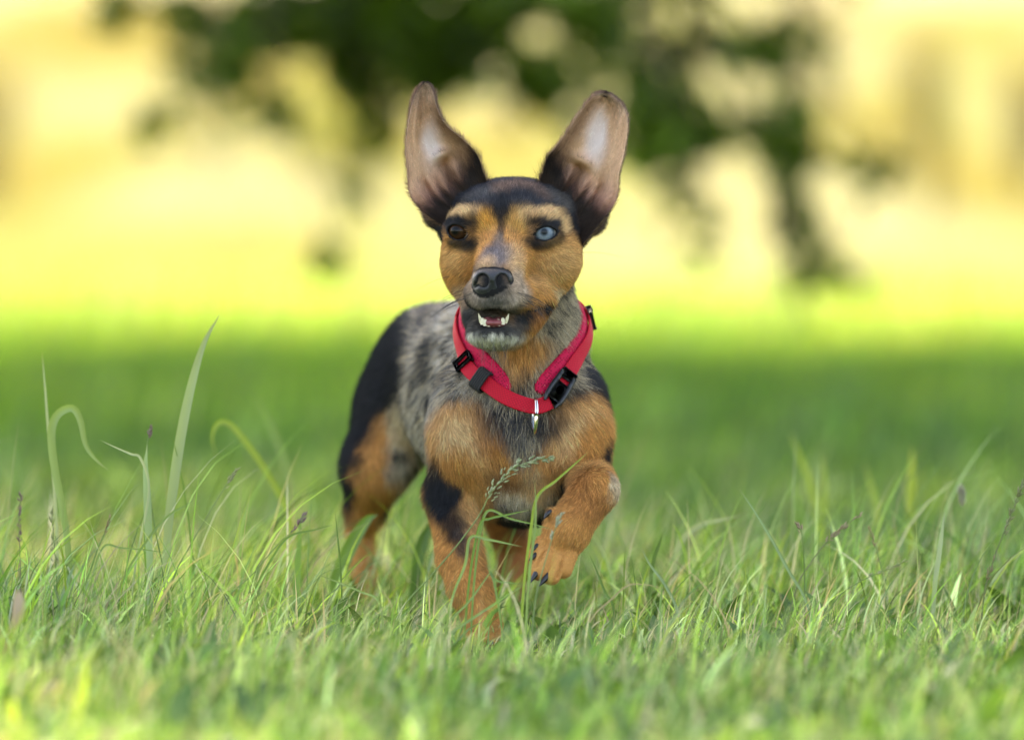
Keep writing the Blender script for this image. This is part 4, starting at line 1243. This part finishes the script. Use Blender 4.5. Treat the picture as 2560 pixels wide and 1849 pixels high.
padL = [D(1310, 700, 178), D(1225, 712, 165), D(1172, 745, 140), D(1160, 800, 112), D(1172, 850, 92), D(1200, 898, 72), D(1240, 940, 60), D(1266, 982, 54)]
padR = [D(1310, 700, 178), D(1395, 712, 165), D(1445, 745, 140), D(1458, 800, 112), D(1448, 850, 92), D(1420, 898, 74), D(1380, 942, 60), D(1345, 978, 54)]
tp = ([0, .9, .97, 1], [1, 1, .8, .35])
band('padding', padL, 15.5, 6.5, 5.0, PAD_M, taper=tp, bulge=1)
band('padding', padR, 15.5, 6.5, 5.0, PAD_M, taper=tp, bulge=1)
strapL = [D(1150, 805, 112), D(1150, 850, 98), D(1155, 895, 84), D(1178, 928, 74), D(1215, 958, 62), D(1260, 990, 52), D(1305, 1008, 46), D(1345, 1014, 45), D(1378, 1002, 50)]
strapR = [D(1400, 965, 62), D(1425, 925, 72), D(1448, 885, 84), D(1462, 845, 100), D(1464, 800, 118), D(1452, 750, 145), D(1400, 705, 172), D(1310, 690, 186), D(1220, 705, 172), D(1168, 750, 145), D(1152, 805, 114)]
_, SC, ST_, SW, SN = band('strap', strapL, 13.0, 2.2, 10.0, STRAP_M, n=80)
_, RC, RT_, RW, RN = band('strap', strapR, 13.0, 2.2, 10.0, STRAP_M, n=90)

def boxy(name, c, ax, ay, az, sx, sy, sz, mat, parent, bev=.8, shape=None):
    """rounded block on the axes ax (length), ay (width), az (thickness)"""
    import bmesh
    bm = bmesh.new(); bmesh.ops.create_cube(bm, size=1)
    M = Matrix(((ax[0] * sx, ay[0] * sy, az[0] * sz), (ax[1] * sx, ay[1] * sy, az[1] * sz), (ax[2] * sx, ay[2] * sy, az[2] * sz)))
    for v in bm.verts:
        if shape: v.co = shape(v.co)
        v.co = M @ v.co + Vector(c)
    bmesh.ops.bevel(bm, geom=bm.edges[:], offset=bev, segments=3, profile=.7, affect='EDGES')
    for v in bm.verts: v.co = v.co / 1000 - collar.location
    me = bpy.data.meshes.new(name); bm.to_mesh(me); bm.free()
    for p in me.polygons: p.use_smooth = True
    me.materials.append(mat)
    return new_obj(name, me, parent)

def at_px(C, x, y):
    qx, qy = to_px(C / 1000)
    return int(np.argmin((qx - x) ** 2 + (qy - y) ** 2))
# slider on the left, elastic keeper, buckle on the right, D-ring in front
i = at_px(SC, 1163, 905)
sl = new_obj('slider', None, collar)
c, t, w, n = SC[i], ST_[i], SW[i], SN[i]
for s_ in (-1, 1):
    boxy('slider_bar', c + t * 4.0 * s_ + n * 1.5, t, w, n, 2.4, 16.5, 3.6, BLACK_M, sl)
    boxy('slider_rail', c + w * 7.6 * s_ + n * 1.5, t, w, n, 9.5, 2.0, 3.2, BLACK_M, sl)
i = at_px(SC, 1205, 950)
c, t, w, n = SC[i], ST_[i], SW[i], SN[i]
kp = new_obj('elastic_keeper', None, collar)
for k in range(6):
    ring = []
    for a in np.linspace(0, 2 * math.pi, 25):
        ca, sa = math.cos(a), math.sin(a)
        ring.append(c + t * (k - 2.5) * 2.1 + w * 9.2 * math.copysign(abs(ca) ** .5, ca) + n * (4.2 * math.copysign(abs(sa) ** .7, sa) - .4))
    V, F = tube(ring, [1.15] * 25, 8)
    new_obj('elastic_band', mesh_np('elastic_band', V / 1000 + np.array(CINV.translation), F, True, ELAS_M), kp)
# side-release buckle between the two strap ends
bk = new_obj('buckle', None, collar)
pa, pb = SC[-1], RC[0]
i2 = at_px(RC, 1415, 935)
pb = RC[i2]; n = RN[i2] + SN[-1]; n /= np.linalg.norm(n)
ax = pb - pa; ln = np.linalg.norm(ax); ax /= ln
w = np.cross(ax, n); w /= np.linalg.norm(w); n = np.cross(w, ax)
mid = (pa + pb) / 2
boxy('buckle_socket', mid - ax * ln * .18 + n * 1.8, ax, w, n, ln * .52, 12, 6.0, BLACK_M, bk, 1.2)
boxy('buckle_socket', mid + ax * ln * .42 + n * 1.8, ax, w, n, ln * .24, 12, 5.2, BLACK_M, bk, 1.2)
for s_ in (-1, 1):
    q = [mid - ax * ln * .62 + w * 5.4 * s_ + n * 3, mid - ax * ln * .40 + w * 6.8 * s_ + n * 3.4, mid - ax * ln * .1 + w * 7.0 * s_ + n * 3.4, mid + ax * ln * .15 + w * 6.4 * s_ + n * 3.2, mid + ax * ln * .45 + w * 6.2 * s_ + n * 3]
    V, F = tube(crom(q, 16), list(np.interp(np.linspace(0, 1, 16), [0, .2, .7, 1], [1.0, 2.2, 2.5, 2.1])), 10)
    new_obj('buckle_prong', mesh_np('buckle_prong', V / 1000 + np.array(CINV.translation), F, True, BLACK_M), bk)
# strap clip on the far right rim
i3 = at_px(RC, 1462, 800)
boxy('strap_slider', RC[i3] + RN[i3] * 2, RT_[i3], RW[i3], RN[i3], 9, 19, 3.6, BLACK_M, collar)
# D-ring seen edge on
i4 = at_px(SC, 1335, 1016)
c, n, w = SC[i4] + SN[i4] * 1.5, SN[i4], SW[i4]
dw = w if w[2] < 0 else -w
ringp = []
for a in np.linspace(0, 2 * math.pi, 41):
    ringp.append(c + dw * (9.5 + 14.5 * math.sin(a)) + n * (2.5 + 9.5 * math.cos(a)) + np.array([1, 0, 0]) * .0)
V, F = tube(ringp, [1.5] * 41, 12)
new_obj('d_ring', mesh_np('d_ring', V / 1000 + np.array(CINV.translation), F, True, STEEL_M), collar)
# ================================================================== single tall blades and stalks that stand out of the lawn
K_ = 2560 / 2268.0
def ribbon_mesh(C, w, face, col, fold=.25):
    n = len(C)
    T = np.gradient(C, axis=0); T /= np.linalg.norm(T, axis=1, keepdims=True) + 1e-9
    f = np.array(face, float)
    S = np.cross(T, f); S /= np.linalg.norm(S, axis=1, keepdims=True) + 1e-9
    N = np.cross(S, T)
    V = np.stack([C - S * w[:, None] / 2 + N * (w * fold)[:, None], C, C + S * w[:, None] / 2 + N * (w * fold)[:, None]], 1).reshape(-1, 3)
    i = np.arange(n - 1)[:, None] * 3
    F = np.concatenate([i + np.array([[0, 1, 4, 3]]), i + np.array([[1, 2, 5, 4]])])
    return V, F, np.repeat(col, 3, 0)

def blade(label, pts, Y, wpx, col, ground=True, twist=0.0, dY=0.0):
    """pts from tip down, in 2268-wide picture units; wpx widest width in photograph pixels"""
    P = [px(x * K_, y * K_, Y + dY * (1 - k / max(1, len(pts) - 1))) for k, (x, y) in enumerate(pts)]
    b = P[-1]
    if ground:
        d = P[-1] - P[-2]; d = d / (abs(d[2]) + 1e-6)
        P.append(np.array([b[0] + d[0] * b[2] * .5, Y, -.005]))
    C = crom(np.array(P), 36)[::-1]
    t = np.linspace(0, 1, 36)
    w = wpx / FPX * (CAMD + Y) * np.clip((1 - t ** 3.0) * (.55 + .45 * np.sin(np.clip(t * 2.2, 0, 1.57))), .06, 1)
    c = np.array(col) * (1 + .18 * (vnoise(np.stack([t * 9, t * 0, t * 0 + Y * 50], -1), 1.0, 5) - .5))[:, None]
    c = c * (1 - sstep(.86, 1.0, t)[:, None] * .3) + np.array((.35, .28, .14)) * sstep(.86, 1.0, t)[:, None] * .3
    V, F, cc = ribbon_mesh(C, w, (math.sin(twist), -math.cos(twist), .1), c)
    root = C[0].copy()
    me = mesh_np('tall_grass', V - root, F, True, M_BLADE); set_col(me, cc)
    o = tag(new_obj('tall_grass', me), label, 'grass', 'tall grass blades standing out of the lawn', 'thing')
    o.location = Vector(root)
    return o

def stalk(label, pts, Y, head, col, hcol, stem_w=3.2, seeds=26, spread=7, seedlen=13, leafs=()):
    P = [px(x * K_, y * K_, Y) for x, y in pts]
    d = P[-1] - P[-2]; d = d / (abs(d[2]) + 1e-6)
    P.append(np.array([P[-1][0] + d[0] * P[-1][2] * .5, Y, -.005]))
    C = crom(np.array(P), 40)[::-1]
    s_ = (CAMD + Y) / FPX
    root = C[0].copy()
    o = tag(new_obj('grass_stalk', None), label, 'grass stalk', 'seeding grass stalks in the lawn')
    o.location = Vector(root)
    t = np.linspace(0, 1, 40)
    V, F = tube(C - root, list(stem_w / 2 * s_ * (1 - .6 * t)), 6)
    me = mesh_np('stem', V, F, True, M_BLADE); set_col(me, np.tile(np.array(col), (len(V), 1)))
    new_obj('stem', me, o)
    # seed head: spindle-shaped spikelets set along the upper part of the stem
    vs, fs, off = [], [], 0
    for k in range(seeds):
        u = 1 - head * rng.random() ** .9
        i = min(38, int(u * 39)); c = C[i] + (C[i + 1] - C[i]) * rng.random()
        T = C[i + 1] - C[i]; T /= np.linalg.norm(T)
        sd = np.cross(T, rng.normal(0, 1, 3)); sd /= np.linalg.norm(sd)
        dr = T * rng.uniform(.7, 1.1) + sd * rng.uniform(.2, .6); dr /= np.linalg.norm(dr)
        a = c + sd * spread * s_ * rng.random() * (1 - (u - (1 - head)) / head * .7)
        L = seedlen * s_ * rng.uniform(.6, 1.2)
        q = [a + dr * L * z for z in (0, .25, .55, .85, 1)]
        r = L * .16
        v, (f, tr) = tube(np.array(q) - root, [r * .3, r, r * .95, r * .45, r * .1], 5)
        vs.append(v); fs.append((f + off, tr + off)); off += len(v)
    V = np.concatenate(vs)
    me = mesh_np('seed_head', V, [np.concatenate([f[0] for f in fs]), np.concatenate([f[1] for f in fs])], True, M_BLADE)
    set_col(me, np.clip(np.repeat(np.array(hcol)[None], len(V), 0) * rng.uniform(.7, 1.3, (len(V), 1)), 0, 1))
    new_obj('seed_head', me, o)
    for lp, lw in leafs:
        Q = crom(np.array([px(x * K_, y * K_, Y) for x, y in lp]), 20)
        tt = np.linspace(0, 1, 20)
        V, F, cc = ribbon_mesh(Q - root, lw * s_ * np.clip(np.sin(tt * 2.9 + .15), .08, 1), (.2, -1, .4), np.tile(np.array(col) * 1.1, (20, 1)))
        me = mesh_np('leaf', V, F, True, M_BLADE); set_col(me, cc)
        new_obj('leaf', me, o)
    return o

G1, G2, G3, G4, PALE, YG = (.16, .26, .07), (.22, .32, .10), (.13, .24, .04), (.10, .19, .03), (.36, .42, .24), (.26, .36, .05)
DRY, PURP, SEED = (.42, .34, .18), (.26, .17, .15), (.36, .38, .18)
blade('tallest pale grass blade, tapering to a point high above the lawn', [(486, 697), (452, 760), (425, 850), (402, 960), (384, 1080), (372, 1180)], .10, 30, (.27, .35, .17))
blade('thin upright blade tip above the folded blade at the picture\'s left', [(93, 780), (100, 860), (107, 950), (118, 1050), (126, 1180)], .16, 9, PALE)
blade('wide blade folded over at its top, hanging tip to the right', [(240, 1040), (215, 1020), (190, 985), (178, 930), (160, 904), (128, 918), (114, 960), (122, 1040), (140, 1130), (152, 1230)], .12, 24, G2)
blade('straight broad blade standing beside the tallest blade', [(326, 985), (322, 1030), (325, 1090), (327, 1150), (330, 1240)], .06, 24, (.25, .36, .19), twist=.2)
blade('arched bright green blade bent over between the tallest blade and the dog', [(478, 1010), (470, 965), (486, 936), (515, 945), (560, 1000), (605, 1070), (640, 1140), (660, 1220)], .42, 19, YG)
blade('faint blurred blade rising behind the arched green one', [(560, 870), (590, 920), (622, 1000), (648, 1100), (655, 1200)], .95, 14, G2)
blade('short pale blade tilted across near the broad blade', [(222, 974), (255, 990), (290, 1005), (312, 1016), (330, 1090), (300, 1250)], .05, 8, PALE)
blade('thin straight blade sloping right in front of the broad blade', [(435, 1103), (405, 1122), (375, 1140), (330, 1190), (270, 1290)], .0, 7, G1)
blade('long flat blade lying level left of the hind leg', [(742, 1160), (700, 1172), (640, 1188), (600, 1240), (560, 1320)], .02, 7, G3)
blade('fine upright blade just left of the dog\'s hind foot', [(742, 1130), (747, 1180), (752, 1230), (756, 1290)], .04, 6, G4)
blade('fine blade sloping down towards the standing paw', [(690, 1268), (740, 1285), (800, 1310), (838, 1330), (850, 1400)], -.02, 7, G2)
blade('level blade in front of the hanging seed stalk, left of centre', [(375, 1226), (330, 1218), (270, 1213), (228, 1212), (200, 1300)], -.03, 6, G1)
blade('slanting bright blade crossing the dog\'s breast towards the raised leg', [(1303, 1000), (1270, 1030), (1230, 1065), (1190, 1100), (1175, 1180), (1160, 1300)], -.06, 9, YG)
blade('upright blade standing before the gap between the forelegs', [(1184, 1064), (1187, 1120), (1184, 1180), (1176, 1240), (1168, 1330)], -.07, 8, G2)
blade('level leaf blade pointing right below the breast', [(1178, 1128), (1130, 1138), (1085, 1148), (1062, 1165), (1040, 1280)], -.05, 8, G3)
blade('drooping leaf blade crossing to the raised paw', [(1222, 1172), (1180, 1160), (1130, 1148), (1082, 1130), (1064, 1180), (1050, 1290)], -.045, 8, G1)
blade('pale leaf blade between the standing leg and the raised paw', [(1156, 1210), (1120, 1202), (1080, 1194), (1042, 1190), (1030, 1250), (1000, 1330)], -.06, 9, G2)
blade('thin slanting blade in front of the standing foreleg', [(1105, 1245), (1080, 1275), (1040, 1330), (1000, 1370), (960, 1420)], -.08, 7, G2)
blade('bent blade under the raised paw', [(1165, 1295), (1130, 1290), (1100, 1285), (1085, 1265), (1095, 1290), (1110, 1380)], -.05, 7, G1)
blade('long fine blade slanting up to the raised paw', [(1168, 1290), (1120, 1320), (1060, 1360), (1000, 1400), (960, 1440)], -.09, 9, G2)
blade('lone thin blade slanting left, right of the raised paw', [(1638, 1083), (1670, 1130), (1710, 1195), (1745, 1260), (1785, 1330)], .05, 9, (.20, .31, .15))
blade('pale arched blade bowing right beyond the raised paw', [(1640, 1140), (1600, 1150), (1560, 1158), (1525, 1180), (1502, 1215), (1490, 1290), (1490, 1350)], .30, 20, PALE)
blade('dark upright blade right of the raised paw', [(1468, 1178), (1460, 1205), (1448, 1240), (1440, 1300)], .12, 12, G4)
blade('short blade leaning left beneath the pale arched blade', [(1420, 1212), (1440, 1250), (1470, 1290), (1500, 1350)], .06, 9, (.24, .34, .18))
blade('dark blade behind the raised paw, bending down right', [(1302, 1220), (1320, 1260), (1340, 1310), (1358, 1340), (1360, 1390)], -.02, 8, G4)
blade('dry straw bent like an elbow right of the dog', [(1475, 1303), (1430, 1294), (1390, 1296), (1350, 1330), (1310, 1370)], -.06, 5, DRY)
blade('pale flat blade standing at the right', [(2092, 1132), (2086, 1180), (2078, 1240), (2070, 1300)], .10, 15, (.30, .38, .24))
blade('yellow-green blade tip blurred far right', [(2020, 988), (2020, 1030), (2018, 1080), (2016, 1150)], .75, 24, (.34, .42, .05))
blade('yellow-green blade leaning left in the blur behind', [(1748, 955), (1775, 1020), (1800, 1090), (1815, 1180)], .85, 20, (.30, .40, .05))
blade('yellow-green blade beside the one leaning left in the blur', [(1822, 1000), (1826, 1060), (1826, 1120), (1824, 1190)], .80, 16, (.30, .40, .06))
blade('yellow-green blade leaning left in the blur, right of the pair', [(1912, 1015), (1930, 1080), (1942, 1130), (1950, 1200)], .80, 20, (.30, .40, .08))
blade('light blade leaning right in the blur near the picture\'s right', [(2195, 1010), (2170, 1060), (2140, 1120), (2115, 1190)], .70, 13, G2)
blade('broad low leaf in front of the hind foot', [(836, 1140), (815, 1150), (790, 1185), (765, 1235), (745, 1290)], .26, 42, (.13, .25, .05))
blade('broad dark leaf right of the hind foot', [(985, 1120), (950, 1170), (930, 1220), (920, 1290)], .30, 34, (.10, .21, .04))
stalk('feathery seed stalk leaning across the dog\'s breast', [(1222, 1014), (1180, 1020), (1130, 1042), (1085, 1095), (1062, 1140), (1010, 1210), (950, 1280), (890, 1350)], -.06, .40, (.22, .32, .10), (.36, .40, .22), 4.2, 80, 16, 15)
stalk('pale seed stalk in front of the raised paw', [(1242, 1140), (1228, 1175), (1216, 1215), (1200, 1270), (1186, 1330)], -.10, .30, (.26, .34, .14), (.45, .45, .32), 4, 20, 5, 15)
stalk('seed stalk with side leaves left of centre, tip leaning right', [(524, 1040), (505, 1068), (488, 1095), (455, 1150), (420, 1210), (380, 1290)], .02, .25, (.22, .30, .10), SEED, 4, 22, 6, 14)
stalk('purplish seed stalk beside the tallest blade', [(336, 940), (330, 965), (324, 1000), (330, 1080), (345, 1180), (360, 1260)], .07, .20, G1, PURP, 4, 18, 5, 12)
stalk('purplish stalk at the picture\'s left edge', [(46, 1095), (42, 1150), (44, 1210), (46, 1290)], .12, .45, (.22, .20, .12), PURP, 4, 26, 6, 14)
stalk('drooping green seed stalk inside the left clump', [(114, 1130), (118, 1180), (122, 1235), (126, 1300)], .03, .55, G1, SEED, 4, 28, 8, 16)
stalk('thin dark stalk with narrow head left of the level blade', [(243, 1148), (232, 1180), (215, 1220), (190, 1290), (160, 1350)], -.02, .22, G3, (.30, .24, .12), 4, 16, 4, 12)
stalk('seed stalk near the hind foot, tip leaning right', [(675, 1138), (655, 1170), (620, 1200), (560, 1270), (500, 1330)], .05, .30, G2, PURP, 4, 24, 7, 14)
stalk('dry seed stalk leaning right beside the thin slanting blade', [(1905, 1140), (1870, 1165), (1835, 1195), (1800, 1240), (1765, 1300)], .08, .45, (.24, .26, .12), (.38, .30, .18), 4, 36, 7, 14)
stalk('small brown-tipped stalk right of the thin slanting blade', [(1768, 1160), (1776, 1180), (1780, 1220), (1782, 1290)], .06, .22, G1, (.38, .28, .18), 4, 16, 5, 12)
stalk('seed stalk curving up near the pale flat blade', [(1925, 1170), (1938, 1205), (1948, 1240), (1960, 1310)], .12, .30, G2, DRY, 4, 18, 5, 12)
stalk('long seed stalk leaning in at the picture\'s right edge', [(2268, 1060), (2250, 1110), (2225, 1175), (2200, 1240), (2180, 1320)], .02, .42, (.16, .20, .08), (.26, .28, .12), 4, 44, 6, 15)
stalk('short dark stalk beside the long stalk at the right edge', [(2202, 1238), (2192, 1265), (2182, 1300), (2176, 1350)], -.02, .45, (.18, .20, .08), (.28, .22, .12), 4, 18, 4, 12)
stalk('fluffy pale seed head blurred at the right', [(2128, 1078), (2134, 1120), (2140, 1170), (2146, 1250)], .30, .26, G2, (.46, .44, .32), 5, 50, 8, 16)
stalk('fine stalk sloping to the right behind the dry straw', [(2010, 1240), (1960, 1262), (1900, 1290), (1850, 1330)], .03, .4, G2, SEED, 4, 26, 5, 12)

# a dry fallen husk hanging in the grass at the left edge
hp = px(38 * K_, 1355 * K_, -.28)
hk = []
for k in range(9):
    t = k / 8
    hk.append(hp + np.array([math.sin(t * 5) * .0015, 0, (.5 - t) * .036]))
V, F = tube(np.array(hk) - hp, [(.0008 + .0042 * math.sin(math.pi * (k / 8) ** .8), .0006 + .0018 * math.sin(math.pi * k / 8)) for k in range(9)], 10)
me = mesh_np('dry_husk', V, F, True, M_BLADE); set_col(me, np.tile(np.array((.52, .40, .28)), (len(V), 1)))
hko = tag(new_obj('dry_husk', me), 'pale brown dry husk caught in the grass at the left edge', 'husk'); hko.location = Vector(hp)
